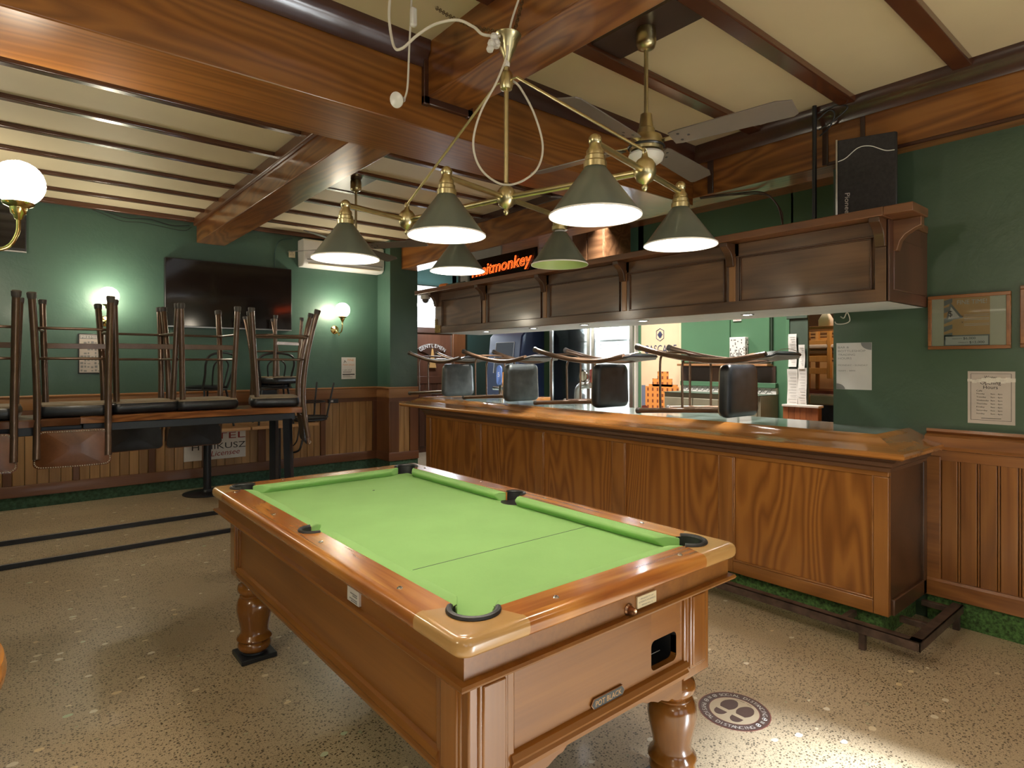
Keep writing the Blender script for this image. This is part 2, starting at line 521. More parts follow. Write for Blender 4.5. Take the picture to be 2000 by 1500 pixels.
    def build(s, name, mats, parent=None, bevel=0, seg=2, ang=38, kind=None, smooth=True, label=None):
        if not isinstance(mats, (list, tuple)):
            mats = [mats]
        me = bpy.data.meshes.new(name)
        me.from_pydata([tuple(v) for v in s.v], [], s.f)
        for mm in mats:
            me.materials.append(M[mm] if isinstance(mm, str) else mm)
        for p, k in zip(me.polygons, s.m):
            p.material_index = k
        bm = bmesh.new(); bm.from_mesh(me)
        bmesh.ops.recalc_face_normals(bm, faces=bm.faces)
        bm.to_mesh(me); bm.free()
        if smooth:
            me.polygons.foreach_set('use_smooth', [True] * len(me.polygons))
            me.set_sharp_from_angle(angle=R(ang))
        o = bpy.data.objects.new(name, me)
        col.objects.link(o)
        if parent:
            o.parent = parent
        if bevel:
            b = o.modifiers.new('bevel', 'BEVEL')
            b.width = bevel; b.segments = seg; b.limit_method = 'ANGLE'; b.angle_limit = R(40)
            b.harden_normals = False
        if kind:
            o['kind'] = kind
        if label:
            o['label'] = label
        return o

def thing(name, label, cat, loc=(0, 0, 0), rot=(0, 0, 0), group=None):
    o = bpy.data.objects.new(name, None)
    o.empty_display_size = .1
    col.objects.link(o)
    o.location = loc; o.rotation_euler = rot
    o['label'] = label; o['category'] = cat
    if group:
        o['group'] = group
    return o

def tag(o, label, cat, group=None):
    o['label'] = label; o['category'] = cat
    if group:
        o['group'] = group
    return o

def dup(o, parent=None):
    c = o.copy()
    col.objects.link(c)
    c.parent = parent
    for ch in list(o.children):
        dup(ch, c)
    return c

def struct(mb, name, mats, parent=None, **k):
    return mb.build(name, mats, parent, kind=None if parent else 'structure', **k)
# ================================================================ the room
YB = 7.35          # back wall
# ---- floor: terrazzo with two low steps up to the rear of the room
mb = MB()
mb.box(-3.6, 8.6, -3.2, 5.53, -.12, 0).box(-.7, 3.5, 5.53, 6.10, -.12, .036).box(-.7, 3.5, 6.10, 7.5, -.12, .075)
mb.box(3.5, 8.6, 5.53, 8.7, -.12, 0)
floor = struct(mb, 'floor', 'floor')
for y, z0, z1 in ((5.52, .001, .037), (6.09, .037, .076)):
    MB().box(-.6, 3.48, y - .004, y + .02, z0, z1 - .001).build('step_riser', 'navy_black', floor)
    MB().box(-.6, 3.48, y - .006, y + .012, z1 - .001, z1 + .001).build('step_nosing', 'steel', floor)

# ---- ceiling
mb = MB().box(-3.6, 4.0, -3.2, 7.5, 3.05, 3.12)
ceiling = struct(mb, 'ceiling', 'cream')
for y in (4.13, 4.68, 5.23, 5.77, 6.31, 6.86):
    MB().box(-.6, 1.56, y - .03, y + .03, 3.022, 3.052).build('batten', 'batten', ceiling, bevel=.006)
    MB().box(1.84, 3.92, y - .03, y + .03, 3.022, 3.052).build('batten', 'batten', ceiling, bevel=.006)
for y in (2.09, 1.5, .93, .35, -.3, -.95, -1.6):
    MB().box(1.84, 3.92, y - .045, y + .045, 3.012, 3.052).build('batten', 'batten', ceiling, bevel=.006)
for y in (2.05, 1.4, .75, .1, -.6, -1.3):
    MB().box(-3.4, 1.6, y - .045, y + .045, 3.012, 3.052).build('batten', 'batten', ceiling, bevel=.006)
MB().box(1.86, 2.0, 3.04, 7.34, 3.038, 3.051).build('edge_strip', 'cream', ceiling)
MB().box(-.6, 3.75, 7.29, 7.35, 3.0, 3.05).build('cornice_strip', 'batten', ceiling, bevel=.008)

# ---- big ceiling beams
def beam(n, x0, x1, y0, y1, z0, mat):
    return struct(MB().box(x0, x1, y0, y1, z0, 3.08), 'trim_%d' % n, mat, bevel=.006)
b1 = beam(1, -.62, 3.91, 2.60, 3.035, 2.63, 'beam_x')
crown = [(0, 3.05), (0, 2.93), (.012, 2.925), (.018, 2.95), (.04, 2.99), (.05, 3.0), (.055, 3.05)]
MB().sweep(crown, [(-.45, 2.60), (1.585, 2.60)]).build('crown_moulding', 'dark_trim', b1, ang=60)
MB().sweep(crown, [(1.845, 2.60), (3.9, 2.60)]).build('crown_moulding', 'dark_trim', b1, ang=60)
MB().box(1.565, 1.60, 2.575, 2.603, 2.74, 3.05).build('end_trim', 'dark_trim', b1, bevel=.004)
MB().box(1.83, 1.865, 2.575, 2.603, 2.74, 3.05).build('end_trim', 'dark_trim', b1, bevel=.004)
MB().box(1.565, 1.865, 2.575, 2.603, 2.745, 2.785).build('end_trim', 'dark_trim', b1, bevel=.004)
b2 = beam(2, 1.55, 1.84, 3.03, 7.35, 2.785, 'beam_y')
MB().box(1.515, 1.553, 3.04, 7.34, 2.965, 3.05).build('ledge_moulding', 'redwood_x', b2, bevel=.01)
b3 = beam(3, 1.59, 1.84, -3.2, 2.602, 2.78, 'beam_y')
b4 = beam(4, 3.91, 4.16, -3.2, 7.36, 2.685, 'beam_y')
MB().sweep(crown, [(3.91, 2.6), (3.91, -3.0)]).build('crown_moulding', 'dark_trim', b4, ang=60)
MB().sweep([(0, 3.05), (0, 2.985), (.02, 2.985), (.025, 3.05)], [(3.91, 7.34), (3.91, 3.035)]).build('crown_moulding', 'dark_trim', b4)
for y0, y1 in ((1.63, 1.665), (1.42, 1.445), (2.43, 2.475)):
    MB().box(3.900, 3.912, y0, y1, 2.69, 2.99).build('joint_strip', 'brown_dark', b4, bevel=.003)
MB().box(3.904, 3.912, -3.1, 1.64, 2.683, 2.705).build('bottom_bead', 'dark_trim', b4, bevel=.004)

# ---- back wall with pier
mb = MB().box(-.75, 4.15, YB, 7.5, -.05, 3.1).box(3.744, 4.15, 7.0, 7.36, -.05, 3.1)
wb = struct(mb, 'wall_back', 'green_wall')
rail = [(0, 1.145), (.052, 1.145), (.056, 1.135), (.046, 1.12), (.034, 1.118), (.034, 1.02), (.026, 1.005), (0, 1.005)]
ypath = [(4.15, 7.0), (3.744, 7.0), (3.744, YB), (-.3, YB)]
# right of travel has to point into the room, so walk from left to right
wpath = [(-.6, YB), (3.744, YB), (3.744, 7.0), (4.15, 7.0)]
MB().sweep(rail, wpath).build('chair_rail', 'oak_rail', wb, ang=30)
MB().sweep([(0, 1.006), (.026, 1.006), (.026, .955), (0, .955)], wpath).build('frieze_rail', 'redwood_x', wb)
MB().sweep([(0, .297), (.028, .297), (.034, .285), (.034, .19), (0, .19)], wpath).build('bottom_rail', 'redwood_x', wb, ang=30)
MB().sweep([(0, .192), (.012, .192), (.012, .07), (0, .07)], wpath).build('skirting', 'green_skirt', wb)
stiles = [(-.6, -.54), (-.09, -.02), (.44, .495), (1.085, 1.15), (1.60, 1.66), (2.198, 2.286), (2.95, 3.016), (3.66, 3.735)]
for a, b in stiles:
    MB().box(a, b, YB - .03, YB + .002, .296, .956).build('stile', 'redwood', wb, bevel=.004)
mb = MB()
for (a, b), (c, d) in zip(stiles, stiles[1:]):
    n = max(2, round((c - b) / .088)); w = (c - b) / n
    for i in range(n):
        mb.box(b + i * w + .0015, b + (i + 1) * w - .0015, YB - .016, YB + .002, .29, .96)
mb.build('lining_boards', 'oak', wb, bevel=.003)
for x0, x1 in ((3.74, 3.86), (4.02, 4.15)):
    MB().box(x0, x1, 6.972, 7.002, .296, .956).build('stile', 'redwood', wb, bevel=.004)
MB().box(3.716, 3.746, 6.975, 7.34, .296, .956).build('stile', 'redwood', wb, bevel=.004)
mb = MB()
for i in range(2):
    mb.box(3.862 + i * .079, 3.938 + i * .079, 6.984, 7.002, .29, .96)
mb.build('lining_boards', 'oak', wb, bevel=.003)

# ---- right wall (beside the bar) with board-and-batten dado
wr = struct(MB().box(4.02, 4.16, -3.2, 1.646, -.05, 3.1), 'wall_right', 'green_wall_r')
rp = [(4.02, 1.13), (4.02, -3.1)]
MB().sweep([(0, 1.082), (.03, 1.085), (.034, 1.07), (.024, 1.058), (.05, 1.052), (.065, 1.043), (.068, .99), (.06, .972), (.03, .965), (.026, .91), (0, .905)][::-1], rp).build('chair_rail', 'right_rail', wr, ang=25)
MB().sweep([(0, .245), (.036, .245), (.044, .232), (.044, .148), (0, .148)][::-1], rp).build('bottom_rail', 'right_rail', wr, ang=25)
MB().sweep([(0, .15), (.014, .15), (.014, 0), (0, 0)][::-1], rp).build('skirting', 'turf', wr)
MB().box(3.985, 4.025, 1.062, 1.139, .146, .93).build('stile', 'right_rail', wr, bevel=.004)
mb = MB(); y = 1.06
while y > -3:
    mb.box(4.0, 4.022, y - .072, y, .24, .925)
    mb.box(4.004, 4.022, y - .0845, y - .0745, .24, .925)
    y -= .087
mb.build('lining_boards', 'right_board', wr, bevel=.003)

# ---- left wall and the unseen part of the room behind the camera
struct(MB().box(-.75, -.6, 2.7, 7.5, -.05, 3.1).box(-3.6, -.225, 2.55, 2.7, -.05, 3.1).box(-.62, -.225, 2.65, 3.42, -.05, 3.1), 'wall_left', 'green_wall')
struct(MB().box(-3.75, -3.6, -3.2, 2.6, -.05, 3.1), 'wall_side', 'green_wall')
mb = MB().box(-3.7, 1.8, -3.35, -3.2, -.05, .75).box(-3.7, 1.9, -3.35, -3.2, 2.45, 3.1).box(1.9, 4.1, -3.35, -3.2, 2.1, 3.1).box(1.6, 2.0, -3.35, -3.2, -.05, 2.5).box(3.43, 4.1, -3.35, -3.2, -.05, 2.2)
for a, b in ((-3.7, -2.6), (-.6, .2)):
    mb.box(a, b, -3.35, -3.2, .7, 2.5)
wf = struct(mb, 'wall_front', 'green_wall')
for i, (a, b) in enumerate(((-2.6, -.6), (.2, 1.6))):
    mb = MB()
    for u in (a, (a + b) / 2 - .02, b - .04):
        mb.box(u, u + .04, -3.31, -3.25, .75, 2.45)
    mb.box(a, b, -3.31, -3.25, .75, .8).box(a, b, -3.31, -3.25, 2.4, 2.45)
    w = struct(mb, 'window_%d' % (i + 3), 'white_plastic')

# ---- service side: wall behind the bar, passage to the toilets, store room
mb = MB().box(5.62, 5.76, 2.66, 4.475, -.05, 3.1).box(5.62, 5.76, 5.945, 6.2, -.05, 3.1).box(5.62, 5.76, 4.4, 6.0, 2.115, 3.1).box(5.62, 5.76, 1.5, 2.68, 2.61, 3.1)
wsv = struct(mb, 'wall_service', 'green_flat')
struct(MB().box(4.1, 4.97, 8.5, 8.62, -.05, 3.1).box(4.9, 5.8, 8.5, 8.62, 2.7, 3.1).box(5.72, 8.6, 8.5, 8.62, -.05, 3.1), 'wall_passage', 'teal_dark')
struct(MB().box(8.5, 8.62, -3.2, 8.6, -.05, 3.1), 'wall_store', 'ply')
struct(MB().box(4.1, 8.6, 1.4, 1.52, -.05, 3.1), 'wall_store_side', 'ply')
struct(MB().box(4.1, 8.6, -3.2, 8.6, 3.05, 3.12), 'ceiling_service', 'shelf')
mb = MB()
for i in range(10):
    mb.box(5.604, 5.622, 4.75 + i * .145, 4.89 + i * .145, 2.1, 3.05)
mb.build('upper_panelling', 'cab', wsv, bevel=.004)
# window above the passage door and the door itself
w1 = struct(MB().box(4.95, 5.75, 8.47, 8.53, 2.03, 2.09).box(4.95, 5.75, 8.47, 8.53, 2.66, 2.72).box(4.95, 4.99, 8.47, 8.53, 2.03, 2.7).box(5.70, 5.75, 8.47, 8.53, 2.03, 2.7), 'window_1', 'white_paint', bevel=.004)
MB().box(4.98, 5.72, 8.505, 8.515, 2.08, 2.67).build('pane', 'daylight', w1)
mb = MB()
for i in range(5):
    mb.box(4.99, 5.7, 8.49, 8.5, 2.1 + i * .03, 2.112 + i * .03)
mb.build('blind_slat', 'metal_white', w1)
d1 = struct(MB().box(4.98, 5.70, 8.49, 8.53, 0, 1.95), 'door_1', 'door', bevel=.003)
MB().box(4.9, 4.985, 8.46, 8.5, 0, 2.04).build('door_frame', 'redwood', d1, bevel=.004)
MB().box(5.70, 5.95, 8.44, 8.5, 0, 2.04).build('door_frame', 'redwood', d1, bevel=.004)
MB().box(4.9, 5.95, 8.45, 8.5, 1.95, 2.04).build('door_frame', 'brown_dark', d1, bevel=.004)
mb = MB()
for i in range(5):
    mb.box(5.06 + i * .115, 5.165 + i * .115, 8.478, 8.492, .1, 1.12)
mb.box(5.02, 5.66, 8.47, 8.492, 1.12, 1.24)
mb.build('door_panel', 'door', d1, bevel=.004)
for x in (4.99, 5.675):
    MB().box(x, x + .02, 8.474, 8.492, 1.2, 1.93).build('metal_edge', 'steel', d1)
# fan-shaped sign cut into the door
def fan_pts(k):
    c = (5.30, 1.36)
    pts = [(c[0] - .075 * k, 1.42 - .07 * (k - 1)), (c[0] - .075 * k, 1.60)]
    for i in range(13):
        a = R(132 - 84 * i / 12)
        pts.append((c[0] + .44 * k * math.cos(a) * .62 / .66, 1.42 + (.36 * k) * math.sin(a)))
    pts += [(c[0] + .075 * k, 1.60), (c[0] + .075 * k, 1.42 - .07 * (k - 1))]
    return pts
sg = thing('door_sign', 'fan-shaped dark plaque on the passage door reading GENTLEMEN', 'sign', (5.30, 8.478, 1.4))
MB(sg).prism(fan_pts(1.0), 8.466, 8.476, 'y').build('sign_board', 'steel', sg, bevel=.001)
MB(sg).prism(fan_pts(.93), 8.460, 8.468, 'y').build('sign_face', 'brown_dark', sg)
mb = MB(sg)
for i, ch in enumerate('GENTLEMEN'):
    a = R(128 - 76 * i / 8)
    mb.text(ch, (5.30 + .335 * math.cos(a), 8.458, 1.43 + .285 * math.sin(a)), (math.sin(a), 0, -math.cos(a)), (math.cos(a), 0, math.sin(a)), .085, align='C')
mb.build('lettering', 'paper', sg)
MB(sg).prism([(5.235, 1.38), (5.265, 1.56), (5.28, 1.66), (5.285, 1.69), (5.30, 1.70), (5.312, 1.67), (5.325, 1.58), (5.37, 1.38)], 8.452, 8.462, 'y').build('figure_silhouette', 'cap', sg)
tag(struct(MB().box(4.2, 5.6, 8.3, 8.36, 2.36, 2.41), 'ceiling_light', 'tube_lamp'), 'cool white tube light in the passage beyond the pier', 'light')
bpy.data.objects['ceiling_light']['kind'] = 'thing'
# ================================================================ pool table
pt = thing('pool_table', 'coin-operated pool table with bright green cloth and honey timber rails', 'pool table', (1.3375, 2.185, 0))
ax, by = .5825, 1.095
ZT = .835
def flip(pts, sx, sy):
    q = [(p[0] * sx, p[1] * sy) for p in pts]
    return q if sx * sy > 0 else q[::-1]
def arc(c, r, a0, a1, n=14):
    return [(c[0] + r * math.cos(R(a0 + (a1 - a0) * i / n)), c[1] + r * math.sin(R(a0 + (a1 - a0) * i / n))) for i in range(n + 1)]
pc = (-ax + .128, -by + .128)
pr = .058
# bed with cut corners
cut = .012
bed = [(-ax + .1 + cut, -by + .1), (ax - .1 - cut, -by + .1), (ax - .1, -by + .1 + cut), (ax - .1, by - .1 - cut), (ax - .1 - cut, by - .1), (-ax + .1 + cut, by - .1), (-ax + .1, by - .1 - cut), (-ax + .1, -by + .1 + cut)]
bed_o = MB().prism(bed, .765, .795).build('playing_cloth', 'baize', pt, bevel=.012, seg=3)
MB().box(-.365, .535, -.517, -.5145, .7945, .7956).build('baulk_line', 'ink', bed_o)
MB().lathe([(.006, .7952), (.006, .796)], (.09, .66, 0), 10).build('spot', 'ink', bed_o)
NOSE = [(-.03, ZT), (-.02, ZT), (-.012, ZT - .0018), (-.005, ZT - .006), (-.001, ZT - .013), (0, ZT - .02), (0, ZT - .03), (-.002, .797), (-.008, .79), (-.018, .786), (-.03, .785)]
rc_ = .04
cc_ = (-ax + rc_, -by + rc_)
outer_arc = arc(cc_, rc_, 180, 270, 9)
inner_arc = arc(cc_, rc_ - .029, 180, 270, 9)
corner_top = [(-ax + .029, -by + .205)] + inner_arc + [(-ax + .205, -by + .029), (-ax + .178, -by + .1)] + arc(pc, pr, -28, -242) + [(-ax + .1, -by + .178)]
for sx, sy in ((1, 1), (-1, 1), (1, -1), (-1, -1)):
    path = flip([(-ax, -by + .205)] + outer_arc + [(-ax + .205, -by)], sx, sy)
    ar_ = arc(pc, pr, -28, -242)
    Q_ = [Vector(q) for q in ((-ax + .205, -by + .024), (-ax + .04, -by + .024), (-ax + .024, -by + .04), (-ax + .024, -by + .205))]
    cum_ = [0]
    for q0, q1 in zip(Q_, Q_[1:]):
        cum_.append(cum_[-1] + (q1 - q0).length)
    ou_ = []
    for k in range(len(ar_)):
        d_ = cum_[-1] * k / (len(ar_) - 1)
        j = max(i for i in range(3) if cum_[i] <= d_ + 1e-9)
        ou_.append(tuple(Q_[j].lerp(Q_[j + 1], (d_ - cum_[j]) / (cum_[j + 1] - cum_[j]))))
    nA = len(ar_)
    mb = MB()
    vv = [(x * sx, y * sy, z) for z in (ZT - .0003, .786) for x, y in ar_ + ou_]
    mb.add(vv, [(i, i + 1, nA + i + 1, nA + i) for i in range(nA - 1)] + [(i, 2 * nA + i, 2 * nA + i + 1, i + 1) for i in range(nA - 1)])
    mb.sweep(NOSE, path)
    c = mb.build('corner_cap', 'cap', pt, ang=50)
    ring = [(pc[0] + (pr + .004) * math.cos(R(a)), pc[1] + (pr + .004) * math.sin(R(a)), ZT + .002) for a in range(-30, -246, -12)]
    mb = MB().tube([(x * sx, y * sy, z) for x, y, z in ring], .0085, 8)
    n = 18
    arcp = [(pc[0] + (pr - .003) * math.cos(R(-15 - 240 * i / n)), pc[1] + (pr - .003) * math.sin(R(-15 - 240 * i / n))) for i in range(n + 1)]
    v = [(x * sx, y * sy, z) for z in (ZT + .001, .70) for x, y in arcp]
    mb.add(v, [(i, i + 1, n + 2 + i, n + 1 + i) for i in range(n)])
    mb.lathe([(.001, .70), (pr + .02, .70)], (pc[0] * sx, pc[1] * sy, 0), 18, caps=False)
    mb.build('pocket', 'black_rubber', pt)
# long rails, each notched round its side pocket
spc = (-ax + .098, 0.0); spr = .046
long_rail = [(-ax + .024, -by + .205), (-ax + .1, -by + .178), (-ax + .108, -by + .2), (-ax + .108, -.047)] \
    + [(spc[0] + spr * math.cos(R(a)), spc[1] + spr * math.sin(R(a))) for a in range(-80, -281, -20)] \
    + [(-ax + .108, .047), (-ax + .108, by - .2), (-ax + .1, by - .178), (-ax + .024, by - .205)]
for sx in (1, -1):
    mb = MB().prism(flip(long_rail, sx, 1), .786, ZT - .0003)
    mb.sweep(NOSE, flip([(-ax, by - .205), (-ax, -by + .205)], sx, 1))
    mb.build('rail', 'rail_wood', pt, ang=50)
    mb = MB()
    ring = [(sx * (spc[0] + (spr + .003) * math.cos(R(a))), spc[1] + (spr + .003) * math.sin(R(a)), ZT + .001) for a in range(-84, -277, -12)]
    mb.tube(ring, .007, 8)
    n = 16
    arcp = [(spc[0] + (spr - .002) * math.cos(R(-80 - 200 * i / n)), spc[1] + (spr - .002) * math.sin(R(-80 - 200 * i / n))) for i in range(n + 1)]
    mb.add([(x * sx, y, z) for z in (ZT, .70) for x, y in arcp], [(i, i + 1, n + 2 + i, n + 1 + i) for i in range(n)])
    mb.lathe([(.001, .70), (spr + .015, .70)], (spc[0] * sx, 0, 0), 16, caps=False)
    mb.lathe([(spr + .02, .7955), (spr - .02, .7957), (.002, .7957)], (spc[0] * sx - sx * .0, 0, 0), 16, caps=False)
    mb.build('pocket', 'black_rubber', pt)
end_rail = [(-ax + .205, -by + .024), (ax - .205, -by + .024), (ax - .178, -by + .1), (ax - .2, -by + .108), (-ax + .2, -by + .108), (-ax + .178, -by + .1)]
for sy in (1, -1):
    mb = MB().prism(flip(end_rail, 1, sy), .786, ZT - .0003)
    mb.sweep(NOSE, flip([(-ax + .205, -by), (ax - .205, -by)], 1, sy))
    mb.build('rail', 'rail_wood_x', pt, ang=50)
# cushions: nose overhangs the bed
def cushion(a, b, m0, m1):
    """wood edge from a to b (2-D), m0/m1: inner shoulder offsets along the run; inner side is to the left of a->b"""
    a = Vector(a); b = Vector(b); d = (b - a).normalized(); nn = Vector((-d.y, d.x))
    w = .052
    out = []
    for off, z, k in ((0, ZT - .001, 0), (w * .55, ZT + .001, .5), (w, ZT - .006, 1.0), (w, ZT - .018, 1.0), (w - .022, .793, .6), (0, .793, 0)):
        out.append((a + d * m0 * k + nn * off, b - d * m1 * k + nn * off, z))
    v = []
    N = 12
    for p, q, z in out:
        for i in range(N + 1):
            t = i / N
            r = p.lerp(q, t)
            v.append((r.x, r.y, z))
    f = []
    L = len(out)
    for k in range(L):
        k2 = (k + 1) % L
        for i in range(N):
            f.append((k * (N + 1) + i, k * (N + 1) + i + 1, k2 * (N + 1) + i + 1, k2 * (N + 1) + i))
    f.append(tuple(k * (N + 1) for k in range(L)))
    f.append(tuple(k * (N + 1) + N for k in range(L))[::-1])
    return MB().add(v, f)
xi, yi = ax - .106, by - .106
for seg_ in (((xi, -yi + .062), (xi, -.05), .075, .025), ((xi, .05), (xi, yi - .062), .025, .075),
             ((-xi, yi - .062), (-xi, .05), .075, .025), ((-xi, -.05), (-xi, -yi + .062), .025, .075),
             ((xi - .062, yi), (-xi + .062, yi), .075, .075), ((-xi + .062, -yi), (xi - .062, -yi), .075, .075)):
    cushion(*seg_).build('cushion', 'baize', pt, bevel=.006, seg=3, ang=50)
for sx in (1, -1):
    for y in (-.72, -.17, .32, .87):
        MB().lathe([(.001, ZT + .0035), (.006, ZT + .003), (.0085, ZT), (.0085, ZT - .004)], (sx * (-ax + .058), y, 0), 12).build('rail_stud', 'chrome', pt)
for sy in (1, -1):
    for x in (-.24, .31):
        MB().lathe([(.001, ZT + .0035), (.006, ZT + .003), (.0085, ZT), (.0085, ZT - .004)], (x, sy * (by - .055), 0), 12).build('rail_stud', 'chrome', pt)
# frieze below the rails, ledge moulding, lower cabinet
def ring4(x, y):
    return [(-x, -y), (-x, y), (x, y), (x, -y)]
MB().sweep([(0, .79), (0, .715), (-.03, .715), (-.03, .79)][::-1], ring4(ax - .03, by - .03)[::-1], closed=True).build('frieze', 'table_body', pt)
ledge = [(-.05, .732), (.0, .729), (.022, .726), (.026, .719), (.022, .712), (.01, .704), (.0, .699), (-.05, .699)]
MB().sweep(ledge[::-1], ring4(ax - .035, by - .035)[::-1], closed=True).build('ledge_moulding', 'table_body', pt, ang=25)
cx, cy = ax - .075, by - .075
for sx in (1, -1):
    MB().box(sx * (cx - .03), sx * (cx - .008), -cy + .1, cy - .1, .43, .712).build('side_panel', 'table_body', pt)
    mb = MB()
    pr_ = [(.0, .47), (.012, .465), (.02, .452), (.012, .44), (.018, .432), (.012, .415), (-.02, .415), (-.02, .47)]
    path = [(cx - .008, -cy + .13), (cx - .008, cy - .13)]
    if sx < 0:
        path = [(-cx + .008, cy - .13), (-cx + .008, -cy + .13)]
    MB().sweep(pr_, path).build('bottom_moulding', 'table_body', pt, ang=25)
for sy in (1, -1):
    if sy > 0:
        MB().box(-cx + .1, cx - .1, cy - .03, cy - .008, .43, .712).build('end_panel', 'table_body_x', pt)
    path = [(-cx + .13, -cy + .008), (cx - .13, -cy + .008)]
    if sy > 0:
        path = [(cx - .13, cy - .008), (-cx + .13, cy - .008)]
    MB().sweep(pr_, path).build('bottom_moulding', 'table_body_x', pt, ang=25)
    # scalloped valance
    x0 = cx - .14
    pts = [(-x0, .416), (x0, .416)]
    nn_ = 40
    for i in range(nn_ + 1):
        x = x0 - 2 * x0 * i / nn_
        u = abs(x) / x0
        z = .402 if u < .45 else .402 - .06 * (u - .45) / .55 - .008 * abs(math.sin(u * 22))
        pts.append((x, z))
    MB().prism(pts, sy * (cy - .03), sy * (cy - .012), 'y').build('valance', 'table_body_x', pt)
# front end panel with the opening for the ball return
hx, hz, hw, hh, hr = .265, .53, .066, .047, .018
hole = [(hx + p[0], hz + p[1]) for p in rrect(hw, hh, hr, 5)]
X0, X1, Z0, Z1 = -cx + .1, cx - .1, .43, .712
ya, yb2 = -cy + .008, -cy + .03
mb = MB()
mb.box(X0, hx - hw, ya, yb2, Z0, Z1).box(hx + hw, X1, ya, yb2, Z0, Z1).box(hx - hw, hx + hw, ya, yb2, Z0, hz - hh).box(hx - hw, hx + hw, ya, yb2, hz + hh, Z1)
for sx in (1, -1):
    for sz in (1, -1):
        c_ = (hx + sx * (hw - hr), hz + sz * (hh - hr))
        pts = [(hx + sx * hw, hz + sz * hh)] + [(c_[0] + sx * hr * math.cos(R(a)), c_[1] + sz * hr * math.sin(R(a))) for a in range(0, 91, 15)]
        mb.prism(pts, ya, yb2, 'y')
mb.build('end_panel', 'table_body_x', pt, smooth=False)
mb = MB()
n = len(hole)
v = [(p[0], -cy + .009, p[1]) for p in hole] + [(p[0], -cy + .16, p[1] - .02) for p in hole]
mb.add(v, [(i, (i + 1) % n, n + (i + 1) % n, n + i) for i in range(n)] + [tuple(range(n, 2 * n))])
mb.build('ball_return', 'black_plastic', pt)
MB().box(.225, .3, -cy + .05, -cy + .052, .505, .507).build('ball_guide', 'steel', pt)
# corner posts with raised panels
for sx in (1, -1):
    for sy in (1, -1):
        px, py = sx * (cx - .072), sy * (cy - .072)
        post = MB().box(px - .072, px + .072, py - .072, py + .072, .40, .715).build('corner_post', 'table_leg', pt, bevel=.005)
        for axis in ('x', 'y'):
            mb = MB()
            a = (px if axis == 'y' else py)
            fr = .046
            if axis == 'y':
                y0 = py + sy * .072
                for k, (w, h, t) in enumerate(((.046, .125, .006), (.036, .115, .011))):
                    mb.prism([(px - w, .56 - h), (px + w, .56 - h), (px + w, .56 + h), (px - w, .56 + h)], y0 - sy * .004, y0 + sy * t, 'y')
            else:
                x0 = px + sx * .072
                for k, (w, h, t) in enumerate(((.046, .125, .006), (.036, .115, .011))):
                    mb.prism([(py - w, .56 - h), (py + w, .56 - h), (py + w, .56 + h), (py - w, .56 + h)], x0 - sx * .004, x0 + sx * t, 'x')
            mb.build('raised_panel', 'table_leg', post, bevel=.004)
        lx, ly = sx * (cx - .088), sy * (cy - .088)
        prof = [(.062, .41), (.064, .395), (.056, .385), (.052, .375), (.06, .368), (.075, .36), (.08, .345), (.078, .33), (.066, .318),
                (.062, .312), (.068, .306), (.066, .30), (.074, .292), (.082, .27), (.084, .245), (.080, .215), (.072, .18), (.066, .15), (.064, .13),
                (.070, .115), (.080, .105), (.083, .097), (.076, .09), (.070, .083), (.074, .078), (.078, .066), (.076, .05), (.066, .038), (.055, .034)]
        leg = MB().lathe([(r * 1.0, z) for r, z in prof], (lx, ly, 0), 36).build('leg', 'table_leg', pt, ang=50)
        mb = MB().box(lx - .083, lx + .083, ly - .083, ly + .083, .001, .024).lathe([(.062, .024), (.06, .036), (.02, .036)], (lx, ly, 0), 28)
        mb.build('foot_pad', 'navy_black', leg, bevel=.003)
# coin knob, name plate, labels
MB().lathe([(.001, -by + .008), (.008, -by + .006), (.011, -by + .014), (.013, -by + .024), (.018, -by + .028), (.018, -by + .034)], (.024, 0, .742), 18, axis='y').build('coin_knob', 'copper', pt)
mb = MB().box(.058, .147, -by + .024, -by + .031, .735, .77)
lp = mb.build('label_plate', 'cream_plastic', pt, bevel=.001, label='cream printed label plate')
mb = MB()
mb.text('PROPERTY OF', (.102, -by + .0235, .759), (1, 0, 0), (0, 0, 1), .006, align='C', width=.06)
mb.text('AUTOMATIC AMUSEMENTS', (.102, -by + .0235, .750), (1, 0, 0), (0, 0, 1), .007, align='C', width=.078)
mb.text('SERVICE DIAL 18', (.102, -by + .0235, .741), (1, 0, 0), (0, 0, 1), .005, align='C', width=.05)
mb.build('print', 'ink_grey', lp)
yq = -cy + .0075
plq = [(-.072, .478), (-.062, .464), (.062, .464), (.072, .478), (.072, .482), (.062, .496), (-.062, .496), (-.072, .482)]
npl = MB().prism([(p[0] - .008, p[1]) for p in plq], yq - .006, yq, 'y').build('name_plate', 'copper', pt, bevel=.001)
MB().prism([((p[0]) * .955 - .008, .48 + (p[1] - .48) * .86) for p in plq], yq - .0068, yq - .004, 'y').build('plate_field', 'black_plastic', npl)
MB().text('POT BLACK', (-.008, yq - .0072, .4725), (1, 0, 0), (0, 0, 1), .0225, align='C', width=.112, bold=.02).build('lettering', 'cap', npl)
st = MB().box(-ax + .022, -ax + .031, -.54, -.462, .735, .781).build('label_sticker', 'paper', pt, bevel=.001, label='white paper sticker on the long side')
mb = MB()
for i, (w, z) in enumerate(((.045, .762), (.03, .756), (.05, .746), (.04, .740))):
    mb.box(-ax + .0205, -ax + .0222, -.53, -.53 + w, z, z + .0025)
mb.build('print', 'ink_grey', st)
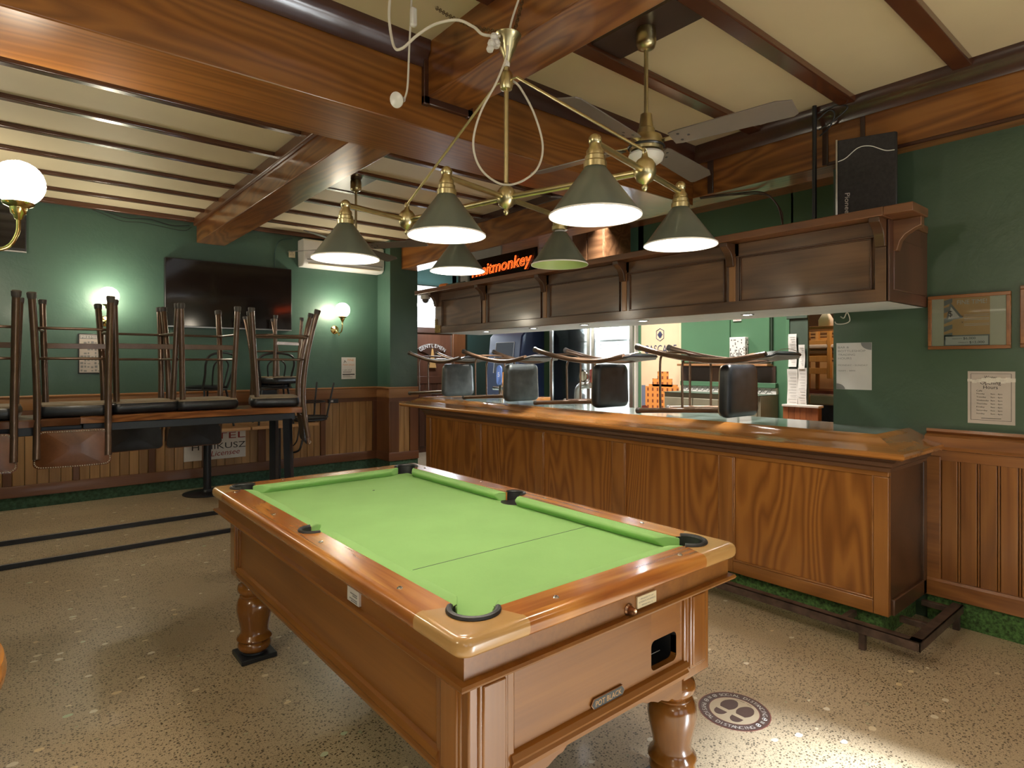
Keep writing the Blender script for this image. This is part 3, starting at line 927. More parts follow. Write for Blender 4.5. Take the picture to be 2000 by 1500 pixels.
# ================================================================ bar counter
bar = thing('bar_counter', 'long panelled timber bar with a curved armrest and pale laminate top', 'bar counter', (3.75, 3.4, 0))
Y0, Y1, XF = 1.141, 5.623, 3.44
MB(bar).box(XF + .03, 4.12, Y0 + .03, Y1 - .03, .14, 1.0).build('carcass', 'cab_dark', bar)
MB(bar).box(XF + .06, 4.1, Y0 + .05, Y1 - .05, .001, .16).build('plinth', 'turf', bar)
MB(bar).box(3.52, 4.14, Y0 + .085, Y1 + .22, 1.04, 1.066).build('worktop', 'bar_top', bar, bevel=.003)
# armrest moulding wraps both ends
arm = [(-.095, 1.04), (-.095, 1.073), (-.085, 1.075), (-.07, 1.07), (-.045, 1.056), (-.015, 1.042), (.02, 1.025), (.06, 1.012), (.085, 1.008), (.098, 1.004),
       (.106, .994), (.104, .98), (.094, .972), (.06, .97), (.03, .972), (.0, .965), (-.03, .965)]
def sweep_left(mb, prof, path, **k):
    """outward on the left of travel"""
    return mb.sweep([(-d, z) for d, z in prof][::-1], path, **k)
sweep_left(MB(bar), arm, [(4.02, Y0), (XF, Y0), (XF, Y1 + .3), (4.05, Y1 + .3)]).build('armrest', 'bar_lip', bar, ang=28)
under = [(-.03, .968), (.055, .968), (.052, .955), (.035, .945), (.028, .925), (.016, .915), (.012, .895), (-.03, .895)]
sweep_left(MB(bar), under, [(4.02, Y0), (XF, Y0), (XF, Y1), (4.05, Y1)]).build('cornice_moulding', 'cab_dark', bar, ang=28)
# front frame
bys = [(1.141, 1.212), (2.005, 2.10), (2.87, 2.985), (3.75, 3.845), (4.636, 4.702), (5.54, 5.623)]
for a, b in bys:
    MB(bar).box(XF, XF + .034, a - (.001 if a < 1.2 else 0), b, .15, .867).build('stile', 'bar_stile', bar, bevel=.004)
for (a, b), (c, d) in zip(bys, bys[1:]):
    MB(bar).box(XF + .014, XF + .034, b - .005, c + .005, .22, .90).build('panel', 'bar_panel', bar)
    MB(bar).box(XF, XF + .034, b, c, .15, .222).build('bottom_rail', 'bar_rail', bar, bevel=.004)
    mb = MB(bar)
    mb.box(XF + .002, XF + .016, b, c, .222, .234).box(XF + .002, XF + .016, b, b + .01, .23, .895).box(XF + .002, XF + .016, c - .01, c, .23, .895)
    mb.build('panel_bead', 'bar_rail', bar, bevel=.004)
MB(bar).box(XF, XF + .034, 1.14, 5.62, .868, .90).build('top_rail', 'bar_rail', bar, bevel=.003)
# end face
MB(bar).box(XF + .034, 4.0, Y0, Y0 + .03, .15, .90).build('end_panel', 'cab_dark', bar, bevel=.003)
MB(bar).box(XF + .04, 3.985, Y0 - .016, Y0 + .01, .15, .235).build('end_rail', 'cab_dark', bar, bevel=.006)
MB(bar).box(3.93, 3.985, Y0 - .016, Y0 + .01, .15, .90).build('end_stile', 'cab_dark', bar, bevel=.004)
MB(bar).box(XF + .04, 4.12, Y1 - .03, Y1, .15, .95).build('end_panel', 'door', bar)

# ---- foot rail of rusty channel
fr = thing('foot_rail', 'rusty steel channel foot rail standing along the bar front and round its end', 'foot rail', (3.5, 3, 0))
def channel(mb, x0, x1, y0, y1):
    mb.box(x0, x1, y0, y1, .128, .134)
mb = MB(fr)
mb.box(3.285, 3.335, .955, 5.3, .128, .134).box(3.285, 3.291, .955, 5.3, .088, .134)
mb.build('long_rail', 'rust', fr, bevel=.001)
mb = MB(fr)
mb.box(3.285, 3.985, .955, 1.005, .128, .134).box(3.285, 3.985, .955, .961, .088, .134)
mb.build('end_rail', 'rust', fr, bevel=.001)
for y in (1.30, 2.02, 2.85, 3.7, 4.5, 5.2):
    MB(fr).box(3.33, 3.47, y, y + .03, .10, .13).build('cross_bar', 'rust', fr, bevel=.002)
for x in (3.56, 3.9):
    MB(fr).box(x, x + .03, 1.0, 1.13, .10, .13).build('cross_bar', 'rust', fr, bevel=.002)
for x, y in ((3.3, 1.2), (3.3, 2.9), (3.3, 4.6), (3.94, .965)):
    MB(fr).box(x, x + .028, y, y + .03, .001, .13).build('support_leg', 'rust', fr, bevel=.002)

# ================================================================ overhead cabinet
cab = thing('overhead_cabinet', 'long walnut-stained panelled bulkhead with a bracketed shelf hung over the bar', 'cabinet', (3.75, 3.3, 1.77))
C0, C1 = 1.141, 5.44
MB(cab).box(XF + .02, 4.03, C0 + .01, C1 - .01, 1.785, 2.19).build('carcass', 'cab', cab)
MB(cab).box(XF + .01, 4.04, C0, C1, 1.77, 1.79).build('soffit', 'white_paint', cab)
MB(cab).box(3.335, 4.08, C0 - .01, 5.69, 2.19, 2.234).box(3.335, 3.56, 1.0, C0 - .01, 2.19, 2.234).build('shelf', 'shelf', cab, bevel=.004)
cys = [(1.141, 1.205), (1.974, 2.051), (2.841, 2.903), (3.687, 3.764), (4.538, 4.611), (5.318, 5.44)]
for i, (a, b) in enumerate(cys):
    if i in (0, 5):
        MB(cab).box(XF, XF + .024, a, b, 1.77, 2.19).build('stile', 'cab', cab, bevel=.003)
    else:
        w = .02
        m_ = (a + b) / 2
        MB(cab).box(XF - .006, XF + .024, m_ - .026, m_ + .016, 1.835, 2.13).build('pine_strip', 'pine_strip', cab, bevel=.003)
        MB(cab).box(XF + .0, XF + .024, m_ - .05, m_ + .03, 1.83, 2.19).build('stile', 'cab_dark', cab, bevel=.003)
    m_ = (a + b) / 2 if i < 5 else 5.40
    br = [(XF + .0, 2.19), (XF - .10, 2.19), (XF - .10, 2.165), (XF - .085, 2.155), (XF - .055, 2.135), (XF - .035, 2.105), (XF - .028, 2.065), (XF - .022, 2.05), (XF, 2.05)]
    MB(cab).prism(br, m_ - .025, m_ + .025, 'y').build('bracket', 'cab_dark', cab, bevel=.003)
MB(cab).box(XF, XF + .024, 1.2, 5.32, 1.77, 1.836).build('bottom_rail', 'cab', cab, bevel=.003)
MB(cab).box(XF, XF + .024, 1.2, 5.32, 2.11, 2.19).build('top_rail', 'cab', cab, bevel=.003)
MB(cab).box(XF - .006, XF + .01, 1.2, 5.32, 2.105, 2.113).build('rail_bead', 'cab_dark', cab, bevel=.002)
for (a, b), (c, d) in zip(cys, cys[1:]):
    y0, y1 = b + .015, c - .015
    MB(cab).box(XF + .012, XF + .024, y0, y1, 1.84, 2.105).build('panel', 'cab', cab)
    mb = MB(cab)
    t = .007
    mb.box(XF + .002, XF + .014, y0, y1, 1.836, 1.836 + t).box(XF + .002, XF + .014, y0, y1, 2.105 - t, 2.105).box(XF + .002, XF + .014, y0, y0 + t, 1.836, 2.105).box(XF + .002, XF + .014, y1 - t, y1, 1.836, 2.105)
    mb.build('panel_bead', 'cab_dark', cab, bevel=.002)
MB(cab).box(XF, 4.03, C0 - .006, C0 + .012, 1.77, 2.19).build('end_panel', 'door', cab, bevel=.003)
MB(cab).box(XF + .05, 3.97, C0 - .012, C0, 1.83, 2.1).build('end_raised_panel', 'door', cab, bevel=.005)
br = [(C0, 2.19), (C0 - .13, 2.19), (C0 - .13, 2.145), (C0 - .105, 2.135), (C0 - .06, 2.11), (C0 - .035, 2.08), (C0 - .022, 2.03), (C0, 2.03)]
MB(cab).prism(br, 3.49, 3.54, 'x').build('bracket', 'shelf', cab, bevel=.003)
for x, y in ((3.66, 2.03), (3.60, 2.82), (3.60, 3.42), (3.60, 4.05), (3.60, 4.75)):
    mb = MB(cab).lathe([(.04, 1.771), (.042, 1.765), (.034, 1.763), (.032, 1.768)], (x, y, 0), 20, 0)
    dl = mb.build('downlight', 'steel', cab)
    MB(cab).lathe([(.001, 1.7655), (.031, 1.7655)], (x, y, 0), 16, caps=False).build('led_lens', 'led', dl)
hg = MB(cab).box(XF - .004, XF + .0, 5.335, 5.44, 1.775, 1.85).box(XF - .004, XF, 5.40, 5.44, 1.85, 1.92)
hg.build('brass_latch', 'bright_brass', cab, bevel=.002)

# ---- things on / round the shelf
sp = thing('loudspeaker', 'tall black cloth-fronted loudspeaker standing on the near end of the shelf', 'speaker', (3.80, 1.375, 2.234), (0, 0, R(20)))
MB().box(-.09, .15, -.15, .15, 0, .505).build('cabinet', 'black_plastic', sp, bevel=.008)
MB().box(-.108, -.088, -.14, .142, .011, .50).build('front_cloth', 'speaker_cloth', sp, bevel=.004)
MB().box(-.112, -.088, .142, .152, .002, .504).build('side_trim', 'steel', sp, bevel=.002)
pts = smooth_path([(-.111, .14, .376), (-.111, .10, .391), (-.111, .04, .438), (-.111, -.02, .438), (-.111, -.09, .401), (-.111, -.135, .396)], 6)
MB().tube(pts, .0025, 6).build('trim_line', 'white_plastic', sp)
MB().text('Pioneer', (-.1095, .105, .19), (0, 0, -1), (0, -1, 0), .036, width=.135).build('lettering', 'paper_pink', sp)

ne = thing('neon_sign', 'glowing orange script neon sign standing along the bar shelf', 'neon sign', (3.46, 4.4, 2.234))
MB(ne).box(3.475, 3.481, 3.86, 4.90, 2.25, 2.46).build('backing', 'glass', ne)
MB(ne).text('rkeitmonkey', (3.462, 4.80, 2.295), (0, -1, .03), (0, .03, 1), .15, width=.87, shear=.22, outline=.011).build('neon_tube', 'neon', ne)
for y in (3.95, 4.75):
    MB(ne).box(3.43, 3.52, y, y + .05, 2.234, 2.25).build('foot', 'black_plastic', ne)

to = thing('torch', 'small orange-capped torch lying on the far end of the shelf', 'torch', (3.50, 5.2, 2.266))
MB(to).lathe([(.001, 5.42), (.03, 5.415), (.032, 5.40), (.03, 5.32), (.024, 5.29)], (3.50, 0, 2.266), 18, axis='y').build('head', 'orange_plastic', to)
MB(to).lathe([(.024, 5.29), (.024, 4.98), (.018, 4.975), (.001, 4.975)], (3.50, 0, 2.258), 18, axis='y').build('handle', 'sage', to)
MB(to).lathe([(.001, 5.425), (.022, 5.423), (.026, 5.418)], (3.50, 0, 2.266), 18, axis='y').build('lens', 'rubber_grey', to)

bd = thing('pale_panel', 'large pale panel with a dark rounded edge propped at the far end of the shelf', 'panel', (3.82, 5.2, 2.234))
MB(bd).box(3.84, 3.86, 4.82, 5.55, 2.235, 2.66).build('face', 'grey_back', bd, bevel=.004)
MB(bd).sweep([(0, 2.235), (.015, 2.235), (.02, 2.3), (.02, 2.6), (.015, 2.66), (0, 2.66)], [(3.87, 5.58), (3.84, 5.555)]).build('edge_strip', 'black_plastic', bd)
sl = thing('spotlight', 'small black cup spotlight standing on the bar shelf edge', 'spotlight', (3.42, 2.33, 2.234))
MB(sl).lathe([(.015, 2.234), (.017, 2.245), (.02, 2.25), (.03, 2.30), (.033, 2.312), (.028, 2.315), (.001, 2.31)], (3.42, 2.33, 0), 20).build('body', 'black_plastic', sl)
MB(sl).lathe([(.0305, 2.296), (.0335, 2.301), (.0335, 2.307), (.0315, 2.311)], (3.42, 2.33, 0), 20, caps=False).build('trim_ring', 'chrome', sl)
cm = thing('security_camera', 'white dome security camera fixed under the far end of the shelf', 'camera', (3.42, 5.60, 2.19))
MB(cm).lathe([(.05, 2.1895), (.052, 2.185), (.052, 2.15), (.046, 2.145)], (3.42, 5.60, 0), 24).build('base', 'white_plastic', cm)
MB(cm).lathe([(.038, 2.148), (.036, 2.13), (.026, 2.112), (.012, 2.104), (.001, 2.102)], (3.42, 5.60, 0), 24).build('dome', 'rubber_grey', cm)
pp = thing('conduit_pole', 'black conduit pole rising from the bar shelf to the ceiling beside the speaker', 'pole', (3.83, 1.68, 2.234))
MB(pp).tube([(3.83, 1.68, 2.234), (3.83, 1.68, 3.05)], .013, 12).build('pole', 'black_plastic', pp)
MB(pp).lathe([(.03, 2.234), (.03, 2.24), (.014, 2.246)], (3.83, 1.68, 0), 16).build('flange', 'black_plastic', pp)
MB(pp).tube(smooth_path([(3.83, 1.66, 2.96), (3.84, 1.60, 3.0), (3.85, 1.57, 2.97), (3.85, 1.6, 2.9), (3.845, 1.655, 2.86)]), .005, 6).tube(smooth_path([(3.83, 1.66, 3.0), (3.85, 1.56, 3.02), (3.86, 1.5, 2.99), (3.85, 1.58, 2.93), (3.845, 1.66, 2.9)]), .005, 6).build('cable', 'black_plastic', pp)
tag(MB().tube(smooth_path([(3.92, 2.55, 2.68), (4.0, 2.35, 2.677), (4.08, 2.16, 2.665), (4.06, 2.04, 2.56), (3.96, 1.95, 2.41), (3.85, 1.88, 2.24)]), .006, 6).tube(smooth_path([(3.93, 2.55, 2.675), (4.02, 2.33, 2.672), (4.09, 2.13, 2.64), (4.05, 2.0, 2.5), (3.93, 1.93, 2.36), (3.83, 1.87, 2.24)]), .004, 6).build('cable_bundle', 'rust'), 'brown bundled cables sagging from the beam down to the bar shelf', 'cable')
# ================================================================ six-shade lamp over the table
pl = thing('pool_table_lamp', 'six-shade brass lamp with green cone shades hanging over the pool table', 'pendant lamp', (1.434, 1.765, 2.08), (0, 0, 0))
ZH = 2.08
hubs = [Vector((1.328, 2.329, ZH)), Vector((1.440, 1.775, ZH)), Vector((1.593, 1.242, ZH))]
hubprof = [(.001, ZH + .062), (.008, ZH + .06), (.012, ZH + .046), (.026, ZH + .036), (.035, ZH + .022), (.037, ZH + .0), (.035, ZH - .012), (.027, ZH - .03), (.012, ZH - .04), (.008, ZH - .044), (.011, ZH - .052), (.007, ZH - .064), (.001, ZH - .067)]
for h in hubs:
    MB(pl).lathe(hubprof, (h.x, h.y, 0), 28).build('hub', 'brass', pl, ang=45)
for a, b in zip(hubs, hubs[1:]):
    d = (b - a).normalized()
    MB(pl).tube([a + d * .03, b - d * .03], .0115, 14).build('spine_tube', 'brass', pl)
ad = Vector((.974, .22, 0)).normalized()
lens_ = {(0, -1): .325, (0, 1): .325, (1, -1): .325, (1, 1): .37, (2, -1): .325, (2, 1): .30}
rise = {(0, -1): 0, (1, -1): .016, (2, -1): .006, (0, 1): .03, (1, 1): .02, (2, 1): .02}
for i, h in enumerate(hubs):
    for s in (-1, 1):
        L = lens_[(i, s)]
        e = h + ad * s * L
        MB(pl).tube([h + ad * s * .03, e - ad * s * .012], .0105, 14).build('arm', 'brass', pl)
        ez = ZH + rise[(i, s)]
        e.z = ez
        up_ = rise[(i, s)]
        hang = (i == 1 and s == 1)
        mb = MB(pl).sphere((e.x, e.y, ez), .0195, 18)
        mb.lathe([(.016, ez - .008), (.018, ez - .02), (.025, ez - .03), (.025, ez - .042), (.029, ez - .046), (.029, ez - .058), (.033, ez - .062), (.033, ez - .078), (.028, ez - .08)], (e.x, e.y, 0), 24)
        mb.build('lamp_holder', 'brass', pl, ang=40)
        dz = up_ - (.012 if hang else 0)
        sc = .92 if hang else 1.0
        cx_, cy_ = e.x, e.y
        zt, zr = 2.005 + dz, 1.866 + dz
        if hang:
            MB(pl).lathe([(.017, 2.01 + up_), (.02, 2.005 + up_), (.02, 1.985 + up_), (.017, 1.98 + up_)], (cx_, cy_, 0), 18).build('bare_socket', 'white_plastic', pl, label='white plastic socket showing above the shade')
        rim = .131 * sc
        mb = MB(pl).lathe([(.024, zt), (.030, zt - .002), (rim, zr), (rim + .001, zr - .002)], (cx_, cy_, 0), 48, 0, caps=False)
        mb.lathe([(rim - .001, zr - .002), (rim - .003, zr + .001), (.028, zt - .006), (.001, zt - .006)], (cx_, cy_, 0), 48, 1, caps=False)
        sh = mb.build('lamp_shade', ['shade_green', 'shade_lime' if hang else 'shade_white'], pl, ang=50)
        MB(pl).lathe([(rim - .001, zr - .0015), (rim + .0016, zr - .003), (rim + .0016, zr + .002), (rim - .001, zr + .003)], (cx_, cy_, 0), 48, caps=False).build('rim_bead', 'shade_white', sh)
        if not hang:
            MB(pl).sphere((cx_, cy_, zr + .05), .026, 14).build('bulb', 'bulb', sh)
        else:
            MB(pl).sphere((cx_, cy_, zr + .045), .026, 14).build('bulb', 'shade_white', sh)
# rod, upper knuckle, canopy, stays
c = hubs[1]
MB(pl).tube([(c.x, c.y, ZH + .05), (c.x, c.y, 2.50)], .009, 14).build('rod', 'brass', pl)
MB(pl).lathe([(.01, 2.485), (.022, 2.492), (.026, 2.505), (.026, 2.545), (.02, 2.556), (.011, 2.562), (.011, 2.575), (.001, 2.577)], (c.x, c.y, 0), 24).build('knuckle', 'brass', pl, ang=40)
for s, h in ((1, hubs[0]), (-1, hubs[2])):
    dv = (h - c); dv.z = 0; dv.normalize()
    p0 = Vector((c.x, c.y, 2.525)) + dv * .05
    p1 = Vector((h.x, h.y, ZH + .068))
    MB(pl).tube([p0, p1], .0055, 10).build('stay_rod', 'brass', pl)
    MB(pl).tube([Vector((c.x, c.y, 2.525)) + dv * .02, p0], .004, 8).build('stay_hook', 'brass', pl)
    ring = [p1 + Vector((0, 0, -.004)) + Vector((.010 * math.cos(a), 0, .013 * math.sin(a))) for a in [2 * PI * k / 12 for k in range(12)]]
    MB(pl).tube(ring, .0025, 6, closed=True).build('eye_ring', 'brass', pl)
MB(pl).lathe([(.008, 2.575), (.012, 2.60), (.02, 2.625), (.034, 2.65), (.038, 2.675), (.05, 2.69), (.053, 2.697), (.05, 2.70), (.03, 2.70), (.001, 2.70)], (c.x + .006, c.y, 0), 28).build('canopy', 'brass', pl, ang=40)
MB(pl).lathe([(.011, 2.577), (.012, 2.59), (.009, 2.605)], (c.x + .003, c.y, 0), 14).build('collar', 'white_plastic', pl)
def chain(p0, p1, n, sag, name, root, r=.0075):
    p0, p1 = Vector(p0), Vector(p1)
    mb = MB(root)
    for i in range(n):
        t = (i + .5) / n
        q = p0.lerp(p1, t) - Vector((0, 0, sag * 4 * t * (1 - t)))
        d = (p1 - p0).normalized()
        sd = d.cross(Vector((0, 0, 1))).normalized()
        if i % 2:
            sd = d.cross(sd)
        mb.tube([q + d * r * 1.7 * math.cos(a) + sd * r * math.sin(a) for a in [2 * PI * k / 8 for k in range(8)]], .0017, 5, closed=True)
    return mb.build(name, 'chain', root)
chain((c.x - .03, c.y + .0, 2.70), (1.461, 2.3, 3.05), 34, .02, 'chain', pl)
chain((c.x + .03, c.y, 2.70), (1.585, 1.84, 2.95), 16, .01, 'chain', pl)
# loose white flex looping down from the canopy
MB(pl).tube(smooth_path([(1.56, 1.76, 3.05), (1.52, 1.765, 2.92), (1.46, 1.765, 2.76), (1.432, 1.755, 2.66), (1.42, 1.75, 2.60), (1.385, 1.765, 2.50), (1.335, 1.80, 2.38), (1.318, 1.82, 2.27), (1.345, 1.81, 2.18), (1.41, 1.775, 2.128),
                        (1.47, 1.735, 2.135), (1.53, 1.70, 2.19), (1.55, 1.69, 2.28), (1.525, 1.71, 2.40), (1.485, 1.745, 2.50), (1.46, 1.765, 2.53)]), .0042, 8).build('flex', 'white_cable', pl)
MB(pl).tube(smooth_path([(1.40, 1.76, 2.675), (1.35, 1.80, 2.68), (1.335, 1.84, 2.72), (1.30, 1.9, 2.76), (1.25, 1.98, 2.76), (1.20, 2.03, 2.72), (1.165, 2.08, 2.68), (1.15, 2.12, 2.70), (1.14, 2.14, 2.82), (1.15, 2.14, 2.95), (1.16, 2.14, 3.05)]), .0055, 8).build('supply_flex', 'white_cable', pl)
mb = MB(pl)
for i in range(7):
    a = 2 * PI * i / 7
    mb.sphere((c.x - .062 + .014 * math.cos(a), c.y + .008 * math.sin(a), 2.645 + .022 * math.sin(a * 1.7)), .015, 8)
mb.build('taped_joint', 'paper', pl)

# ---- little clip spotlight dangling on its own flex
sl = thing('dangling_spotlight', 'small white reflector lamp dangling on a flex against the big beam', 'spotlight', (1.36, 2.35, 2.72))
MB(sl).tube(smooth_path([(1.30, 2.24, 3.05), (1.302, 2.25, 2.93), (1.305, 2.27, 2.80), (1.32, 2.31, 2.66), (1.31, 2.32, 2.6)]), .0045, 8).build('flex', 'white_cable', sl)
MB(sl).box(1.29, 1.318, 2.22, 2.245, 2.88, 2.96).build('junction_block', 'white_plastic', sl, bevel=.008)
mb = MB(sl)
ax_ = Vector((-.75, -.35, -.35)).normalized()
base = Vector((1.305, 2.32, 2.60))
q = ax_.to_track_quat('Z', 'Y').to_matrix().to_4x4()
mb.M = Matrix.Translation(base - sl.location) @ q
mb.lathe([(.001, -.005), (.011, 0), (.012, .018), (.018, .024), (.03, .045), (.033, .055), (.029, .058), (.001, .06)], (0, 0, 0), 22)
mb.build('reflector', 'white_plastic', sl, ang=50)

# ---- ceiling fans
def fan(loc, ztop, zhub, ang0, name_lab, first=True):
    f = thing('ceiling_fan', name_lab, 'ceiling fan', loc, (0, 0, R(ang0)), 'two ceiling fans')
    t = ztop - loc[2]
    MB().lathe([(.001, t), (.04, t - .004), (.047, t - .02), (.047, t - .075), (.04, t - .095), (.022, t - .105), (.012, t - .108)], n=28).build('canopy', 'brass', f, ang=45)
    MB().tube([(0, 0, .08), (0, 0, t - .1)], .010, 14).build('down_rod', 'brass', f)
    MB().lathe([(.011, .16), (.026, .155), (.034, .09), (.04, .085), (.042, .06), (.07, .05), (.078, .03), (.08, .01), (.078, -.02), (.06, -.03), (.02, -.032), (.001, -.032)], n=36).build('motor', 'brass', f, ang=35)
    MB().tube([(.082 * math.cos(2 * PI * k / 30), .082 * math.sin(2 * PI * k / 30), .0) for k in range(30)], .006, 6, closed=True).build('trim_ring', 'black_plastic', f)
    MB().lathe([(.078, -.03), (.083, -.04), (.075, -.065), (.05, -.082), (.02, -.09), (.001, -.091)], n=32).build('light_bowl', 'white_plastic', f)
    for k in range(4):
        a = PI / 2 * k
        mb = MB()
        mb.M = Matrix.Rotation(a, 4, 'Z') @ Matrix.Translation((0, 0, .012)) @ Matrix.Rotation(R(-13), 4, 'X')
        pts = [(.13, -.045), (.16, -.052), (.60, -.064), (.66, -.045), (.66, .05), (.64, .064), (.16, .052), (.13, .045)]
        bl = mb.prism(pts, -.003, .003).build('blade', 'fan_blade', f, bevel=.001)
        mb = MB(); mb.M = Matrix.Rotation(a, 4, 'Z') @ Matrix.Translation((0, 0, .012)) @ Matrix.Rotation(R(-13), 4, 'X')
        mb.prism([(.06, -.012), (.12, -.014), (.15, -.04), (.19, -.036), (.19, .036), (.15, .04), (.12, .014), (.06, .012)], .002, .007)
        mb.build('blade_iron', 'brass', bl, bevel=.001)
        mb = MB(); mb.M = Matrix.Rotation(a, 4, 'Z') @ Matrix.Translation((0, 0, .012)) @ Matrix.Rotation(R(-13), 4, 'X')
        for x_, y_ in ((.17, -.025), (.17, .025), (.21, 0)):
            mb.lathe([(.001, -.0048), (.006, -.0045), (.007, -.003)], (x_, y_, 0), 10)
        mb.build('screw', 'black_plastic', bl)
    return f
fan((2.297, 1.783, 2.47), 3.035, 2.47, 10, 'nearer four-blade grey and brass ceiling fan behind the pool table lamp')
fan((2.266, 4.85, 2.44), 3.035, 2.44, 33, 'farther ceiling fan whose blades show past the end of the pool table lamp')
struct(MB().box(2.20, 2.425, 1.545, 2.045, 3.03, 3.052), 'trim_5', 'brown_dark', bevel=.003)
struct(MB().box(2.15, 2.40, 4.71, 5.2, 3.03, 3.052), 'trim_6', 'brown_dark', bevel=.003)

# ---- globe sconces
def sconce(loc, yaw, label, group='brass globe wall lamps'):
    s = thing('wall_sconce', label, 'wall lamp', loc, (0, 0, yaw), group)
    # local: wall plane x-z at y = 0, arm comes out along -y
    MB().lathe([(.001, -.022), (.015, -.02), (.03, -.012), (.042, -.008), (.052, -.004), (.055, 0)], n=28, axis='y').build('back_plate', 'bright_brass', s)
    p = smooth_path([(0, -.015, 0), (0, -.06, -.035), (0, -.13, -.05), (0, -.20, -.03), (0, -.232, .03), (0, -.236, .10)], 8)
    MB().tube(p, .008, 12).build('arm', 'bright_brass', s)
    MB().lathe([(.008, .085), (.014, .09), (.018, .105), (.026, .112), (.03, .135), (.05, .145), (.055, .155), (.045, .16)], (0, -.236, 0), 28).build('gallery', 'bright_brass', s, ang=50)
    MB().lathe([(.001, -.085), (.006, -.078), (.009, -.062), (.005, -.052), (.008, -.048)], (0, -.13, 0), 14).build('finial', 'bright_brass', s)
    MB().sphere((0, -.236, .235), .09, 28).build('globe', 'globe', s)
    return s
sconce((-.224, 3.17, 1.95), R(90), 'large-looking lit globe lamp on a curved brass arm at the left edge, nearest the camera')
sconce((.715, YB, 1.88), 0, 'lit globe wall lamp behind the upturned stools, between the framed print and the television')
sconce((3.145, YB, 1.88), 0, 'lit globe wall lamp on the green wall just past the television, above the small poster')
# ================================================================ bar stools (one built, the rest copied)
HS = .745                    # height of the seat top
def stool():
    t = thing('bar_stool', '', 'bar stool')
    def fl(z):               # front leg centre line
        k = min(1, z / .67)
        return .186 - .02 * k, .186 - .04 * k
    rear_pts = [(.192, -.285, .0), (.187, -.245, .16), (.182, -.205, .36), (.178, -.183, .54), (.176, -.178, .68), (.176, -.186, .80), (.176, -.215, .985)]
    rear = smooth_path(rear_pts, 6)
    def rl(z):
        for a, b in zip(rear, rear[1:]):
            if a.z <= z <= b.z:
                k = (z - a.z) / (b.z - a.z)
                return a.x + (b.x - a.x) * k, a.y + (b.y - a.y) * k
        return rear[-1].x, rear[-1].y
    for s in (-1, 1):
        x0, y0 = fl(0); x1, y1 = fl(.67)
        lg = MB().tube([(s * x0, y0, .015), (s * x1, y1, .672)], .0185, 14).build('leg', 'tube', t)
        MB().tube([(s * x0, y0, .0), (s * x0, y0, .004), (s * (x0 - .0005), y0, .028), (s * (x0 - .001), y0 - .002, .034)], [.02, .0235, .022, .0205], 14).build('rubber_cap', 'rubber_grey', lg)
        lg = MB().tube([(s * p.x, p.y, max(p.z, .015)) for p in rear], .020, 14).build('leg', 'tube', t)
        MB().tube([(s * .192, -.285, 0), (s * .1919, -.284, .004), (s * .191, -.278, .028), (s * .1908, -.276, .034)], [.0215, .025, .0235, .022], 14).build('rubber_cap', 'rubber_grey', lg)
    for h in (.205, .385):
        fx, fy = fl(h); rx, ry = rl(h)
        p = [(-fx, fy, h), (-(fx + rx) / 2, (fy + ry) / 2, h), (-rx + .004, ry + .06, h), (-rx + .03, ry + .012, h), (-rx + .08, ry - .004, h),
             (rx - .08, ry - .004, h), (rx - .03, ry + .012, h), (rx - .004, ry + .06, h), ((fx + rx) / 2, (fy + ry) / 2, h), (fx, fy, h)]
        MB().tube(smooth_path(p, 5), .0085, 10).build('rung', 'tube', t)
    fx, fy = fl(.30)
    MB().box(-fx, fx, fy - .004, fy + .004, .283, .318).build('foot_bar', 'tube', t, bevel=.002)
    fx, fy = fl(.66)
    out = rrect(.195, .175, .05, 5)
    out = [(p[0] * (1 + .04 * p[1] / .175), p[1] + .02) for p in out]
    MB().stack(out, [(.9, .664), (.96, .668), (.96, .678)]).build('seat_underside', 'under_cloth', t)
    MB().stack(out, [(.965, .677), (.995, .69), (1.005, .71), (.99, .728), (.94, .740), (.8, HS), (.4, HS + .0)]).build('seat', 'vinyl', t, ang=60)
    zc, hh = .93, .112
    ol = [(p[0], zc + p[1]) for p in rrect(.187, hh, .035, 5, .06)]
    yf = lambda x, z: -.222 - .12 * (z - .84) + .95 * x * x
    MB().plate(ol, yf, .0, .012, 0, 0).build('backrest', 'back_wood', t, ang=60)
    ol2 = [(p[0] * .965, zc + (p[1] - zc) * .94) for p in ol]
    MB().plate(ol2, yf, .014, .018, 0, 0).build('back_pad', 'vinyl', t, ang=60)
    mb = MB()
    n = len(ol)
    per = []
    for i in range(n):
        a = Vector(ol[i]); b = Vector(ol[(i + 1) % n])
        k = max(1, round((b - a).length / .0125))
        per += [a.lerp(b, j / k) for j in range(k)]
    for p in per:
        q = Vector((p.x * .955, zc + (p.y - zc) * .93))
        y = yf(q.x, q.y) - .0055
        mb.add([(q.x - .0045, y, q.y), (q.x, y, q.y - .0045), (q.x + .0045, y, q.y), (q.x, y, q.y + .0045), (q.x, y - .005, q.y)], [(0, 1, 4), (1, 2, 4), (2, 3, 4), (3, 0, 4)])
    mb.build('nailhead_trim', 'stud', t)
    return t
proto = stool()
flip_back = Matrix(((-1, 0, 0), (0, 1, 0), (0, 0, -1)))        # upside down, backrest towards the camera
flip_front = Matrix(((1, 0, 0), (0, -1, 0), (0, 0, -1)))       # upside down, backrest to the far side
flip_side = Matrix(((0, -1, 0), (-1, 0, 0), (0, 0, -1)))       # upside down, backrest to the right
lying = Matrix(((-1, 0, 0), (0, 0, -1), (0, -1, 0)))           # tipped forward onto its front legs
ZTB = 1.12
G1 = 'stools upturned on the tall tables'
G2 = 'stools laid along the bar top'
